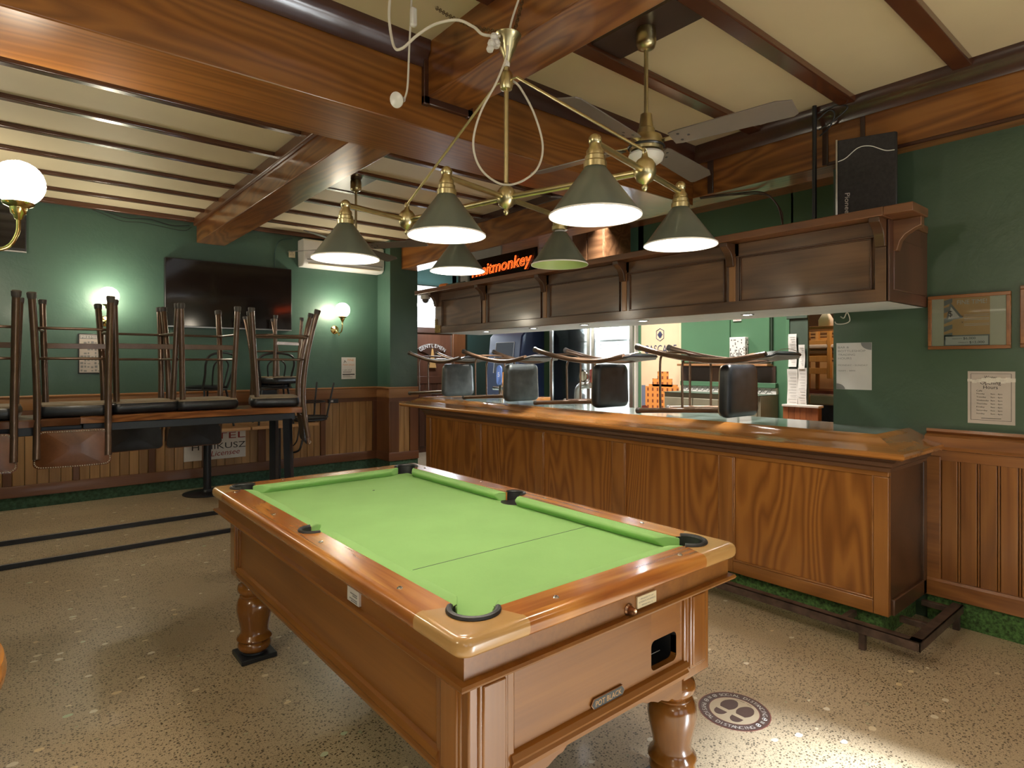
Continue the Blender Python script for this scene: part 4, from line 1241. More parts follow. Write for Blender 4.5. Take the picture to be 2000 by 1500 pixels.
spots = [
    ('upturned', flip_back, (-.17, 4.71, ZTB + HS), -3, 'upturned bar stool cut off by the left edge of the photo', G1),
    ('upturned', flip_back, (.30, 4.73, ZTB + HS), -7, 'upturned bar stool with its whole studded wooden back facing the camera', G1),
    ('upturned', flip_front, (.665, 4.83, ZTB + HS), 5, 'upturned bar stool on the slab beside the studded-back one, black back hanging behind', G1),
    ('upturned', flip_front, (1.055, 4.82, ZTB + HS), 3, 'upturned bar stool on the slab, its black back hanging over a round pedestal', G1),
    ('upturned', flip_side, (1.575, 4.79, ZTB + HS), -14, 'upturned bar stool on the right end of the slab, back hanging off it', G1),
    ('upturned', flip_front, (2.26, 6.86, 1.226 + HS), 24, 'upturned bar stool stacked on the black cafe chair by the rear wall', G1),
    ('lying', lying, (3.73, 6.16, 1.29), 1, 'bar stool lying at the far end of the bar, before the toilet door', G2),
    ('lying', lying, (3.73, 5.055, 1.29), -1.5, 'bar stool lying on the bar, second from the far end', G2),
    ('lying', lying, (3.73, 3.97, 1.29), 1, 'bar stool lying on the bar in front of the bright fridge doors', G2),
    ('lying', lying, (3.73, 2.835, 1.29), 0, 'nearest bar stool lying on the bar, grey back towards the store room', G2),
]
for i, (k, mtx, loc, yaw, lab, g) in enumerate(spots):
    s = proto if i == 0 else dup(proto)
    m = Matrix.Rotation(R(yaw), 4, 'Z') @ mtx.to_4x4()
    s.location = loc
    s.rotation_euler = m.to_euler()
    s['label'] = lab; s['group'] = g
for o, mt in ((5, 'vinyl'), (7, 'vinyl_blue')):
    pass
# the far two bar seats are paler and more worn
stools = [o for o in col.objects if o.type == 'EMPTY' and o.name.startswith('bar_stool')]
for s in stools:
    if s['group'] == G2:
        for ch in s.children:
            st = ch.name.split('.')[0]
            if st == 'back_pad':
                ch.data = ch.data.copy(); ch.data.materials[0] = M['grey_back']
            if st == 'backrest':
                ch.data = ch.data.copy(); ch.data.materials[0] = M['vinyl']
            if st == 'nailhead_trim':
                ch.data = ch.data.copy(); ch.data.materials[0] = M['tube']
            if st == 'seat' and s.location.y > 5:
                ch.data = ch.data.copy(); ch.data.materials[0] = M['vinyl_blue']

# ================================================================ tall live-edge tables
def slab(x0, x1, y0, y1, z0, z1, seed):
    rnd = random.Random(seed)
    n = 40
    lo = []
    for i in range(n + 1):
        x = x0 + (x1 - x0) * i / n
        lo.append((x, y0 + .012 * math.sin(x * 5 + seed) + .006 * math.sin(x * 17 + seed) + rnd.uniform(-.002, .002)))
    mb = MB()
    v = []
    for (x, y) in lo:
        b = .016 * math.sin(x * 9 + seed) * .5 + .012
        v += [(x, y + .01, z1), (x, y, z1 - .006), (x, y + b, z0 + .004), (x, y1, z0), (x, y1, z1)]
    f = []
    for i in range(n):
        for k in range(5):
            j = (k + 1) % 5
            f.append((i * 5 + k, i * 5 + j, (i + 1) * 5 + j, (i + 1) * 5 + k))
    f += [(0, 1, 2, 3, 4)[::-1], tuple(n * 5 + k for k in range(5))]
    return mb.add(v, f)
tb = thing('tall_table', 'tall narrow table with a reddish live-edge slab top on black steel trestle legs', 'table', (1.0, 4.8, 0))
mb = slab(.315, 1.70, 4.575, 4.99, 1.072, 1.12, 2); mb.M = Matrix()
mb.v = [v - tb.location for v in mb.v]
mb.build('table_top', 'slab', tb, ang=30)
MB(tb).box(.33, 1.66, 4.62, 4.67, 1.02, 1.072).box(.33, 1.66, 4.90, 4.95, 1.02, 1.072).build('steel_beam', 'navy_black', tb, bevel=.003)
for y0, y1 in ((4.62, 4.585), (4.93, 4.975)):
    MB(tb).tube([(1.60, y0, 1.03), (1.62, y1, .002)], .036, 4).build('leg', 'navy_black', tb, smooth=False)
tb2 = thing('tall_table', 'tall table with a dark gnarled bark edge running off the left edge of the photo', 'table', (-.1, 4.75, 0))
mb = slab(-.58, .312, 4.56, 4.99, 1.066, 1.116, 5)
mb.v = [v - tb2.location for v in mb.v]
mb.build('table_top', 'back_wood', tb2, ang=30)
MB(tb2).box(-.58, .325, 4.62, 4.67, 1.014, 1.066).box(-.58, .325, 4.90, 4.95, 1.014, 1.066).build('steel_beam', 'navy_black', tb2, bevel=.003)
for y in (4.64, 4.92):
    MB(tb2).box(-.5, -.45, y - .025, y + .025, .002, 1.02).build('leg', 'navy_black', tb2, bevel=.003)

# ================================================================ low cafe tables against the rear wall
for i, (x0, x1, lab) in enumerate(((1.22, 1.925, 'low pale-topped cafe table with a black pedestal, left of its pair'), (1.94, 2.665, 'low pale-topped cafe table, right of its pair, carrying the stacked stool'))):
    t = thing('cafe_table', lab, 'table', ((x0 + x1) / 2, 6.97, .075), (0, 0, 0), 'pale cafe tables by the rear wall')
    MB(t).box(x0, x1, 6.66, 7.28, .745, .778).build('table_top', 'pale_top', t, bevel=.004)
    cxx = (x0 + x1) / 2
    MB(t).tube([(cxx, 6.97, .09), (cxx, 6.97, .745)], .038, 20).build('pedestal', 'navy_black', t)
    MB(t).lathe([(.235, .0765), (.235, .084), (.20, .09), (.06, .10), (.05, .12), (.038, .125)], (cxx, 6.97, 0), 36).build('base_disc', 'navy_black', t)
    MB(t).box(cxx - .2, cxx + .2, 6.945, 6.995, .72, .747).build('top_bracket', 'navy_black', t)

# ================================================================ black bentwood chairs
def bentwood():
    t = thing('cafe_chair', '', 'chair')
    SH = .43
    MB().tube([(.195 * math.cos(a), .195 * math.sin(a), SH - .03) for a in [2 * PI * k / 32 for k in range(32)]], .011, 8, closed=True).build('seat_ring', 'black_plastic', t)
    MB().stack([(.19 * math.cos(2 * PI * k / 28), .19 * math.sin(2 * PI * k / 28)) for k in range(28)], [(.9, SH - .03), (1.02, SH - .015), (1.02, SH), (.9, SH + .012), (.4, SH + .016)]).build('seat', 'vinyl', t, ang=60)
    for sx in (-1, 1):
        for sy in (-1, 1):
            MB().tube([(sx * .135, sy * .135, SH - .03), (sx * .16, sy * .165, .2), (sx * .18, sy * .20, .0)], .0105, 8).build('leg', 'black_plastic', t)
    MB().tube([(.165 * math.cos(a), .165 * math.sin(a), .22) for a in [2 * PI * k / 28 for k in range(28)]], .007, 6, closed=True).build('leg_ring', 'black_plastic', t)
    MB().tube(smooth_path([(-.15, -.13, SH - .02), (-.165, -.18, SH + .12), (-.185, -.215, SH + .24), (-.15, -.235, SH + .325), (0, -.245, SH + .355), (.15, -.235, SH + .325), (.185, -.215, SH + .24), (.165, -.18, SH + .12), (.15, -.13, SH - .02)], 6), .0115, 8).build('back_hoop', 'black_plastic', t)
    MB().tube(smooth_path([(-.07, -.17, SH - .0), (-.085, -.195, SH + .12), (-.09, -.22, SH + .22), (-.05, -.235, SH + .27), (0, -.24, SH + .28), (.05, -.235, SH + .27), (.09, -.22, SH + .22), (.085, -.195, SH + .12), (.07, -.17, SH)], 6), .008, 8).build('inner_hoop', 'black_plastic', t)
    return t
ch = bentwood()
chairs = [((2.24, 6.93, .7785), (0, 0, R(-8)), 'black hoop-back cafe chair on the right pale table with a stool on it'),
          ((1.56, 6.97, .7785), (0, 0, R(28)), 'black hoop-back cafe chair standing on the left pale table below the television'),
          ((2.665, 6.93, .778 + .446), (0, R(180), R(-80)), 'black hoop-back cafe chair upturned at the right end of the tables, hoop hanging down')]
for i, (loc, rot, lab) in enumerate(chairs):
    c_ = ch if i == 0 else dup(ch)
    c_.location = loc; c_.rotation_euler = rot
    c_['label'] = lab; c_['group'] = 'black cafe chairs by the rear wall'

# ================================================================ on the rear wall
tv = thing('television', 'large switched-off television on the rear wall reflecting the neon sign', 'television', (1.90, YB - .05, 2.21))
MB(tv).box(1.232, 2.572, YB - .075, YB - .002, 1.845, 2.585).build('housing', 'black_plastic', tv, bevel=.004)
MB(tv).box(1.24, 2.564, YB - .078, YB - .074, 1.86, 2.577).build('screen', 'screen', tv)
MB(tv).box(1.232, 2.572, YB - .079, YB - .07, 1.843, 1.855).build('bottom_bezel', 'steel', tv)
tv2 = thing('television', 'dark wall screen half hidden behind the big globe lamp at the left edge', 'television', (-.05, YB - .05, 2.7))
MB(tv2).box(-.5, .085, YB - .07, YB - .002, 2.50, 2.92).build('housing', 'black_plastic', tv2, bevel=.004)
MB(tv2).box(-.49, .075, YB - .074, YB - .069, 2.53, 2.91).build('screen', 'screen', tv2)
MB(tv2).box(-.5, .085, YB - .095, YB - .06, 2.488, 2.502).build('bottom_bezel', 'steel', tv2, bevel=.002)

ac = thing('air_conditioner', 'white split-system air conditioner high on the rear wall by the pier', 'air conditioner', (3.2, 7.2, 2.8))
prof = [(7.348, 2.955), (7.17, 2.955), (7.145, 2.94), (7.135, 2.72), (7.15, 2.66), (7.20, 2.63), (7.348, 2.63)]
MB(ac).prism(prof, 2.67, 3.735, 'x').build('body', 'white_plastic', ac, bevel=.012, seg=3)
MB(ac).box(2.73, 3.68, 7.14, 7.165, 2.655, 2.665).build('louvre', 'cream_plastic', ac, bevel=.002)
MB(ac).box(2.71, 3.70, 7.128, 7.137, 2.70, 2.71).build('panel_line', 'ink_grey', ac)
so = thing('wall_socket', 'cream wall socket high up between the television and the air conditioner', 'socket', (2.597, YB - .01, 2.775))
MB(so).box(2.56, 2.637, YB - .014, YB - .001, 2.738, 2.815).build('plate', 'cream_plastic', so, bevel=.003)
MB(so).box(2.582, 2.587, YB - .0155, YB - .013, 2.765, 2.785).box(2.608, 2.613, YB - .0155, YB - .013, 2.765, 2.785).box(2.594, 2.60, YB - .02, YB - .013, 2.79, 2.80).build('slot', 'ink_grey', so)
so = thing('wall_socket', 'black power outlet strip under the chair rail right of the upturned stools', 'socket', (2.78, YB - .03, .98))
MB(so).box(3.04, 3.17, YB - .06, YB - .026, .95, 1.0).build('plate', 'black_plastic', so, bevel=.004)
MB(so).box(3.06, 3.10, YB - .064, YB - .058, .962, .988).build('switch', 'steel', so, bevel=.002)
tag(MB().tube(smooth_path([(.7, YB - .01, 2.99), (.9, YB - .012, 2.955), (1.1, YB - .01, 2.975), (1.3, YB - .012, 2.94), (1.48, YB - .01, 2.965)]), .004, 6).tube(smooth_path([(.6, YB - .012, 2.995), (.85, YB - .016, 2.92), (1.05, YB - .012, 2.93), (1.4, YB - .01, 2.90), (1.5, YB - .01, 2.95)]), .003, 6).build('loose_cable', 'black_plastic'), 'thin dark cables drooping along the top of the rear wall', 'cable')
tag(MB().tube(smooth_path([(2.60, YB - .008, 2.97), (2.46, YB - .01, 2.93), (2.40, YB - .008, 2.80), (2.39, YB - .008, 2.58)]), .005, 6).build('tv_cable', 'teal_dark'), 'painted-over cable dropping to the top of the television', 'cable')

def sheet(name, label, cat, plane, pos, u0, u1, z0, z1, mat, thick=.0015, bevel=0):
    """flat paper on a wall; plane 'back' (facing -y) or 'right' (facing -x)"""
    if plane == 'back':
        t = thing(name, label, cat, ((u0 + u1) / 2, pos - thick, (z0 + z1) / 2))
        MB(t).box(u0, u1, pos - thick, pos, z0, z1).build('sheet', mat, t, bevel=bevel)
    else:
        t = thing(name, label, cat, (pos - thick, (u0 + u1) / 2, (z0 + z1) / 2))
        MB(t).box(pos - thick, pos, u0, u1, z0, z1).build('sheet', mat, t, bevel=bevel)
    return t
def bar_on(mb, plane, pos, u0, u1, z0, z1, lift=.002, m=0):
    if plane == 'back':
        mb.box(u0, u1, pos - lift, pos - lift + .0006, z0, z1, m)
    else:
        mb.box(pos - lift, pos - lift + .0006, u0, u1, z0, z1, m)
    return mb
YP = YB - .0005
t = sheet('event_poster', 'small white poster with orange lettering below the globe lamp beside the pier', 'poster', 'back', YP, 3.235, 3.43, 1.25, 1.53, 'paper')
mb = MB(t)
mb.text('FINE', (3.32, YP - .0022, 1.482), (1, 0, 0), (0, 0, 1), .04, 0, width=.085)
mb.text('POKER LEAGUE', (3.255, YP - .0022, 1.425), (1, 0, 0), (0, 0, 1), .026, 0, width=.155)
mb.build('orange_lettering', 'orange_ink', t)
mb = MB(t)
mb.text('A', (3.265, YP - .0024, 1.455), (1, 0, .2), (-.2, 0, 1), .05, 0, width=.04)
mb.text('1 pm til 6', (3.255, YP - .0022, 1.362), (1, 0, 0), (0, 0, 1), .022, 0, width=.12)
for z, w in ((1.345, .12), (1.333, .11), (1.29, .1), (1.275, .13)):
    bar_on(mb, 'back', YP, 3.255, 3.255 + w, z, z + .004, .0022)
bar_on(mb, 'back', YP, 3.25, 3.415, 1.302, 1.316, .0022)
mb.build('print', 'ink', t)
t = thing('framed_print', 'framed black and white newspaper print reading PREMIERS behind the upturned stools', 'picture', (.60, YB - .01, 1.55))
MB(t).box(.484, .716, YB - .02, YB - .001, 1.35, 1.748).build('frame', 'ink', t, bevel=.003)
MB(t).box(.494, .706, YB - .0215, YB - .018, 1.36, 1.738).build('sheet', 'paper_pink', t)
mb = MB(t)
mb.box(.497, .703, YB - .0222, YB - .0212, 1.695, 1.733)
rnd = random.Random(3)
for r_ in range(9):
    for c_ in range(7):
        if rnd.random() < .68:
            x = .50 + c_ * .029; z = 1.365 + r_ * .035
            mb.box(x + rnd.uniform(0, .006), x + rnd.uniform(.015, .027), YB - .0222, YB - .0212, z + rnd.uniform(0, .01), z + rnd.uniform(.016, .031))
mb.build('photo_print', 'ink_grey', t)
MB(t).text('PREMIERS', (.60, YB - .0228, 1.701), (1, 0, 0), (0, 0, 1), .036, align='C', width=.19).build('lettering', 'paper', t)
t = thing('metal_sign', 'weathered white hotel sign reading MIKUSZ on the dado under the tall table', 'sign', (1.74, YB - .03, .53))
Y_ = YB - .0165
MB(t).box(1.42, 2.06, Y_ - .006, Y_, .375, .70).build('plate', 'white_plastic', t, bevel=.001)
MB(t).text('OTEL', (2.055, Y_ - .0068, .60), (1, 0, 0), (0, 0, 1), .10, align='R', width=.46).build('red_lettering', 'red_ink', t)
mb = MB(t)
mb.text('H MIKUSZ', (2.058, Y_ - .0068, .49), (1, 0, 0), (0, 0, 1), .095, align='R', width=.56)
mb.build('black_lettering', 'ink', t)
MB(t).text('Licensee', (1.69, Y_ - .0068, .41), (1, 0, .03), (-.03, 0, 1), .085, align='L', width=.30, shear=.25).build('script_lettering', 'red_ink', t)

# ================================================================ on the right-hand wall
XW = 4.0195
t = thing('framed_poster', 'orange-framed poster with a hazard triangle and prize money on the right wall', 'picture', (XW - .01, .943, 1.68))
mb = MB(t)
y0, y1, z0, z1 = .757, 1.127, 1.529, 1.83
w = .019
mb.box(XW - .02, XW, y0, y1, z0, z0 + w).box(XW - .02, XW, y0, y1, z1 - w, z1).box(XW - .02, XW, y0, y0 + w, z0 + w, z1 - w).box(XW - .02, XW, y1 - w, y1, z0 + w, z1 - w)
mb.build('frame', 'right_rail', t, bevel=.003)
MB(t).box(XW - .012, XW - .004, y0 + .01, y1 - .01, z0 + .01, z1 - .01).build('mount', 'mat_board', t)
XS = XW - .0125
MB(t).box(XS, XS + .001, .845, 1.052, 1.545, 1.812).build('print_sheet', 'kraft', t)
XT = XS - .0006
def poly_r(mb, pts, m=0, lift=0):
    mb.prism([(y, z) for y, z in pts], XT - lift - .0003, XT - lift + .0003, 'x', m)
mb = MB(t)
for z in (1.80, 1.76, 1.70, 1.655, 1.61):
    poly_r(mb, [(1.051, z - .03), (1.051, z), (1.012, z + .012 if z < 1.79 else 1.811), (1.012, z - .012)])
poly_r(mb, [(.846, 1.546), (1.051, 1.546), (1.051, 1.607), (.846, 1.607)])
poly_r(mb, [(1.042, 1.688), (.962, 1.70), (1.022, 1.79)], lift=.0006)
mb.build('dark_print', 'ink_grey', t)
mb = MB(t)
poly_r(mb, [(.853, 1.553), (1.044, 1.553), (1.044, 1.60), (.853, 1.60)], lift=.0008)
poly_r(mb, [(1.031, 1.697), (.978, 1.705), (1.018, 1.765)], lift=.0012)
mb.text('FINE TIME!', (XT - .001, .99, 1.775), (0, -1, 0), (0, 0, 1), .034, width=.132, bold=.025)
for z in (1.715, 1.707, 1.695, 1.687, 1.665, 1.657):
    poly_r(mb, [(.848, z), (.958, z), (.958, z + .002), (.848, z + .002)], lift=.0006)
mb.build('pale_print', 'paper', t)
mb = MB(t)
mb.text('$', (XT - .0022, 1.02, 1.712), (0, -1, 0), (0, 0, 1), .045, align='C', width=.018)
mb.text('$6,000', (XT - .0018, .962, 1.582), (0, -1, 0), (0, 0, 1), .018, width=.055, bold=.02)
mb.text('$12,000', (XT - .0018, .934, 1.560), (0, -1, 0), (0, 0, 1), .018, width=.066, bold=.02)
mb.text('INDIVIDUALS UP TO', (XT - .0018, 1.012, 1.584), (0, -1, 0), (0, 0, 1), .009, width=.045)
mb.text('COMPANIES UP TO', (XT - .0018, .985, 1.562), (0, -1, 0), (0, 0, 1), .009, width=.045)
mb.text('x', (XT - .0018, .97, 1.705), (0, -1, 0), (0, 0, 1), .018)
mb.text('x', (XT - .0018, .97, 1.672), (0, -1, 0), (0, 0, 1), .018)
mb.build('dark_lettering', 'ink', t)
MB(t).box(XW - .0155, XW - .0145, y0 + .015, y1 - .015, z0 + .015, z1 - .015).build('glazing', 'glass', t)
t = thing('framed_poster', 'gilt-edged picture frame cut off by the right edge of the photo', 'picture', (XW - .01, .55, 1.69))
mb = MB(t)
y0, y1, z0, z1 = .33, .72, 1.532, 1.853
mb.box(XW - .02, XW, y0, y1, z0, z0 + w).box(XW - .02, XW, y0, y1, z1 - w, z1).box(XW - .02, XW, y0, y0 + w, z0 + w, z1 - w).box(XW - .02, XW, y1 - w, y1, z0 + w, z1 - w)
mb.build('frame', 'right_rail', t, bevel=.003)
MB(t).box(XW - .014, XW - .004, y0 + .012, y1 - .012, z0 + .012, z1 - .012).build('mount', 'cream_plastic', t)

t = sheet('trading_hours_poster', 'white poster reading BAR and BOTTLESHOP TRADING HOURS beside the serving hatch', 'poster', 'right', XW, 1.423, 1.627, 1.288, 1.579, 'paper')
mb = MB(t)
for s_, z, w_ in (('BAR &', 1.545, .065), ('BOTTLESHOP', 1.522, .16), ('TRADING', 1.499, .10), ('HOURS', 1.476, .08), ('MONDAY - SUNDAY', 1.435, .172), ('10AM - 9PM', 1.40, .10)):
    mb.text(s_, (XW - .0022, 1.617, z), (0, -1, 0), (0, 0, 1), .018 if z > 1.44 else .013, width=w_)
mb.prism([(1.424, 1.578)] + [(1.424 + .06 * math.cos(R(a)), 1.578 + .045 * math.sin(R(a))) for a in range(0, -91, -10)], XW - .0022, XW - .0016, 'x')
mb.prism([(1.626, 1.289)] + [(1.626 + .05 * math.cos(R(a)), 1.289 + .035 * math.sin(R(a))) for a in range(180, 89, -10)], XW - .0022, XW - .0016, 'x')
mb.build('print', 'ink_grey', t)
t = sheet('opening_hours_notice', 'paper notice reading Opening Hours taped above the right-hand dado', 'poster', 'right', XW, .742, .945, 1.126, 1.408, 'paper_pink')
mb = MB(t)
a_, b_, c_, d_ = .757, .930, 1.145, 1.394
for q in ((a_, b_, c_, c_ + .0016), (a_, b_, d_, d_ + .0016), (a_, a_ + .0016, c_, d_), (b_, b_ + .0016, c_, d_)):
    bar_on(mb, 'right', XW, *q, .0022)
mb.text('Winter', (XW - .0022, .845, 1.368), (0, -1, 0), (0, 0, 1), .024, align='C', width=.055)
mb.text('Opening', (XW - .0022, .845, 1.338), (0, -1, 0), (0, 0, 1), .026, align='C', width=.088)
mb.text('Hours', (XW - .0022, .845, 1.314), (0, -1, 0), (0, 0, 1), .026, align='C', width=.062)
mb.text('Cafe', (XW - .0022, .906, 1.299), (0, -1, 0), (0, 0, 1), .013, width=.025)
for i, dday in enumerate(('Monday', 'Tuesday', 'Wednesday', 'Thursday', 'Friday', 'Saturday', 'Sunday')):
    z = 1.284 - i * .0178
    mb.text(dday, (XW - .0022, .906, z), (0, -1, 0), (0, 0, 1), .010, width=.006 * len(dday))
    mb.text('9am - 4pm', (XW - .0022, .845, z), (0, -1, 0), (0, 0, 1), .010, width=.05)
bar_on(mb, 'right', XW, .80, .885, 1.155, 1.1575, .0022)
mb.build('print', 'ink', t)
mb = MB(t)
for i in range(10):
    y = .74 + i * .0205
    mb.box(XW - .0036, XW - .0026, y, y + .021, 1.352 - .004 * (i % 3) , 1.372 + .004 * (i % 2) - .010 * (i > 6))
mb.build('tape', 'tape', t)
tag(MB().tube(smooth_path([(XW - .004, 1.60, 1.745), (XW - .02, 1.575, 1.735), (XW - .01, 1.56, 1.77), (XW - .008, 1.545, 1.72), (XW - .015, 1.57, 1.70), (XW - .01, 1.62, 1.70), (XW - .006, 1.635, 1.715)]), .0035, 6).build('loose_flex', 'white_cable'), 'short loop of white flex under the overhead cabinet end', 'cable')
mb = MB()

# ================================================================ floor sticker
CX, CY = 2.315, 1.343
t = thing('floor_sticker', 'round SOCIAL DISTANCING floor sticker with two shoe prints by the table leg', 'sticker', (CX, CY, 0))
MB(t).lathe([(.001, .0006), (.143, .0006), (.143, .0009), (.001, .0009)], (CX, CY, 0), 64).build('disc', 'sticker_red', t)
mb = MB(t)
mb.lathe([(.101, .001), (.139, .001), (.139, .0014), (.101, .0014)], (CX, CY, 0), 64, caps=False)
mb.build('dark_ring', 'sticker_brown', t)
MB(t).lathe([(.001, .001), (.098, .001), (.098, .0014), (.001, .0014)], (CX, CY, 0), 64).build('pale_centre', 'sticker_cream', t)
UP = Vector((1, 0, 0)); RT = Vector((0, -1, 0))
def polar(ang, r):          # ang measured from "up", clockwise
    return Vector((CX, CY, .0017)) + UP * (r * math.cos(R(ang))) + RT * (r * math.sin(R(ang)))
mb = MB(t)
s_ = 'SOCIAL DISTANCING'
for i, chx in enumerate(s_):
    if chx != ' ':
        a = -58 + 116 * i / (len(s_) - 1)
        mb.text(chx, polar(a, .110), RT * math.cos(R(a)) - UP * math.sin(R(a)), UP * math.cos(R(a)) + RT * math.sin(R(a)), .027, align='C', bold=.025)
s_ = 'PHYSICAL DISTANCING'
for i, chx in enumerate(s_):
    if chx != ' ':
        a = 245 - 130 * i / (len(s_) - 1)
        mb.text(chx, polar(a, .130), -(RT * math.cos(R(a)) - UP * math.sin(R(a))), -(UP * math.cos(R(a)) + RT * math.sin(R(a))), .027, align='C', bold=.025)
for a in (72, 100, -72, -100):
    c0 = polar(a, .119)
    mb.tube([c0 + Vector((.009 * math.cos(k * PI / 6), .009 * math.sin(k * PI / 6), 0)) for k in range(12)], .0015, 4, closed=True)
    mb.tube([c0 - UP * .006, c0 + UP * .006], .0018, 4)
for a in (86, -86):
    d_ = polar(a, .127) - polar(a, .112)
    mb.tube([polar(a - 2, .112), polar(a - 2, .127)], .002, 4).tube([polar(a + 2, .112), polar(a + 2, .127)], .002, 4)
mb.build('white_lettering', 'paper', t)
mb = MB(t)
s_ = 'STAND HERE'
for i, chx in enumerate(s_):
    if chx != ' ':
        a = -22 + 44 * i / (len(s_) - 1)
        mb.text(chx, polar(a, .082), RT * math.cos(R(a)) - UP * math.sin(R(a)), UP * math.cos(R(a)) + RT * math.sin(R(a)), .012, align='C')
mb.build('small_lettering', 'sticker_brown', t)
for sx in (-1, 1):
    mb = MB(t)
    o = Vector((CX, CY, 0)) + RT * (.036 * sx) - UP * .0
    def sp_(x, y):
        q = o + RT * (x * 1.15) + UP * (y * 1.15)
        return (q.x, q.y)
    sole = [sp_(.028 * math.cos(R(a)) * (1 if abs(math.sin(R(a))) < .5 else .95), .02 + .042 * math.sin(R(a))) for a in range(-50, 231, 14)]
    heel = [sp_(.021 * math.cos(R(a)), -.038 + .026 * math.sin(R(a))) for a in range(180, 361, 15)] + [sp_(.022, -.03), sp_(-.022, -.03)]
    mb.prism(sole, .0014, .0018).prism(heel, .0014, .0018)
    mb.build('shoe_print', 'sticker_brown', t)

# ---- round leaner whose rim just enters the frame at the lower left
t = thing('leaner_table', 'round timber table rim just entering the frame at the lower left edge', 'table', (-.31, 1.38, 0))
MB(t).lathe([(.001, .895), (.285, .895), (.298, .905), (.30, .92), (.296, .94), (.285, .945), (.001, .945)], (-.31, 1.38, 0), 64).build('table_top', 'rail_wood', t, ang=50)
MB(t).tube([(-.31, 1.38, .03), (-.31, 1.38, .895)], .035, 18).build('pedestal', 'navy_black', t)
MB(t).lathe([(.22, .001), (.22, .012), (.06, .03), (.036, .035)], (-.31, 1.38, 0), 36).build('base_disc', 'navy_black', t)
# ================================================================ behind the bar
XB = 5.62
# double-door display fridge
fg = thing('display_fridge', 'tall double glass-door drinks fridge, empty and brightly lit inside', 'fridge', (5.75, 5.2, 0))
F0, F1 = 4.49, 5.93
mb = MB(fg)
mb.box(5.58, 6.2, F0, F0 + .04, .02, 2.1).box(5.58, 6.2, F1 - .04, F1, .02, 2.1).box(5.58, 6.2, F0, F1, 2.04, 2.1).box(5.58, 6.2, F0, F1, .02, .15).box(6.17, 6.2, F0, F1, .1, 2.06)
mb.build('cabinet', 'white_plastic', fg, bevel=.004)
mid = 5.17
for a, b in ((F0 + .01, mid - .01), (mid + .01, F1 - .01)):
    mb = MB(fg)
    w = .055
    mb.box(5.55, 5.585, a, b, .16, .16 + w).box(5.55, 5.585, a, b, 2.02 - w, 2.02).box(5.55, 5.585, a, a + w, .16 + w, 2.02 - w).box(5.55, 5.585, b - w, b, .16 + w, 2.02 - w)
    d_ = mb.build('door', 'steel', fg, bevel=.004)
    MB(fg).box(5.566, 5.570, a + w, b - w, .16 + w, 2.02 - w).build('glazing', 'glass', d_)
    MB(fg).tube([(5.535, b - .03, .9), (5.535, b - .03, 1.5)], .009, 8).build('handle', 'steel', d_)
    for z in (.55, .95, 1.35, 1.72):
        mb = MB(fg)
        for k in range(14):
            y = a + .05 + (b - a - .1) * k / 13
            mb.box(5.66, 6.15, y - .002, y + .002, z, z + .004)
        mb.box(5.66, 5.665, a + .04, b - .04, z, z + .025).box(6.145, 6.15, a + .04, b - .04, z, z + .012)
        mb.build('wire_shelf', 'white_plastic', fg)
    MB(fg).box(5.60, 5.62, a + .03, a + .045, .3, 1.95).build('light_strip', 'fridge_led', fg)
    mb = MB(fg)
    for k in range(30):
        mb.box(6.16, 6.168, (a + b) / 2 - .006, (a + b) / 2 + .006, .4 + k * .05, .41 + k * .05)
        mb.box(6.16, 6.168, a + .06, a + .072, .4 + k * .05, .41 + k * .05)
    mb.build('shelf_slot', 'ink_grey', fg)
MB(fg).box(6.10, 6.165, 5.45, 5.75, 1.52, 1.60).build('vent_cover', 'metal_white', fg)

# brewery banner with tower artwork
t = sheet('brewery_banner', 'tall cream banner reading CASCADE with an orange building printed below', 'poster', 'right', XB - .002, 3.90, 4.43, .85, 1.93, 'cascade_cream')
XQ = XB - .0035
mb = MB(t)
for q in ((3.90, 4.43, .85, .87),):
    bar_on(mb, 'right', XQ, *q)
mb.text('CASCADE', (XQ - .001, 4.165, 1.565), (0, -1, 0), (0, 0, 1), .135, align='C', width=.44, bold=.02)
hx = [(4.165 + .058 * math.sin(R(a)), 1.775 + .075 * math.cos(R(a))) for a in range(0, 360, 45)]
mb.tube([(XQ - .001, y, z) for y, z in [(4.165 - .05, 1.82), (4.165, 1.845), (4.215, 1.82), (4.215, 1.735), (4.165, 1.705), (4.115, 1.735)]], .004, 4, closed=True)
for w_, z in ((.025, 1.80), (.05, 1.785), (.07, 1.77), (.05, 1.755), (.03, 1.74)):
    bar_on(mb, 'right', XQ, 4.165 - w_ / 2, 4.165 + w_ / 2, z, z + .012)
mb.build('lettering', 'navy_ink', t)
mb = MB(t)
bar_on(mb, 'right', XQ, 3.915, 4.37, .87, 1.19, .0018)
bar_on(mb, 'right', XQ, 4.0, 4.27, 1.19, 1.28, .0018)
bar_on(mb, 'right', XQ, 4.05, 4.20, 1.28, 1.36, .0018)
bar_on(mb, 'right', XQ, 3.93, 4.32, 1.19, 1.215, .0018)
mb.build('building_print', 'poster_building', t)
MB(t).box(XQ - .001, XQ - .0004, 4.37, 4.425, .95, 1.20).build('sky_print', 'poster_blue', t)
mb = MB(t)
for k0, (cy_, cz_, r_) in enumerate(((4.385, .92, .05), (4.34, .90, .035), (4.03, .92, .055), (3.97, .90, .04), (4.08, .895, .03))):
    mb = MB(t)
    mb.prism([(cy_ + r_ * (1 + .15 * math.sin(5 * k)) * math.cos(2 * PI * k / 20), cz_ + r_ * (1.1 + .15 * math.cos(7 * k)) * math.sin(2 * PI * k / 20)) for k in range(20)], XQ - .003, XQ - .002, 'x')
    mb.build('bush_print', 'poster_maroon', t)
mb = MB()
mb.box(XB - .03, XB, 3.86, 3.895, .5, 2.0)
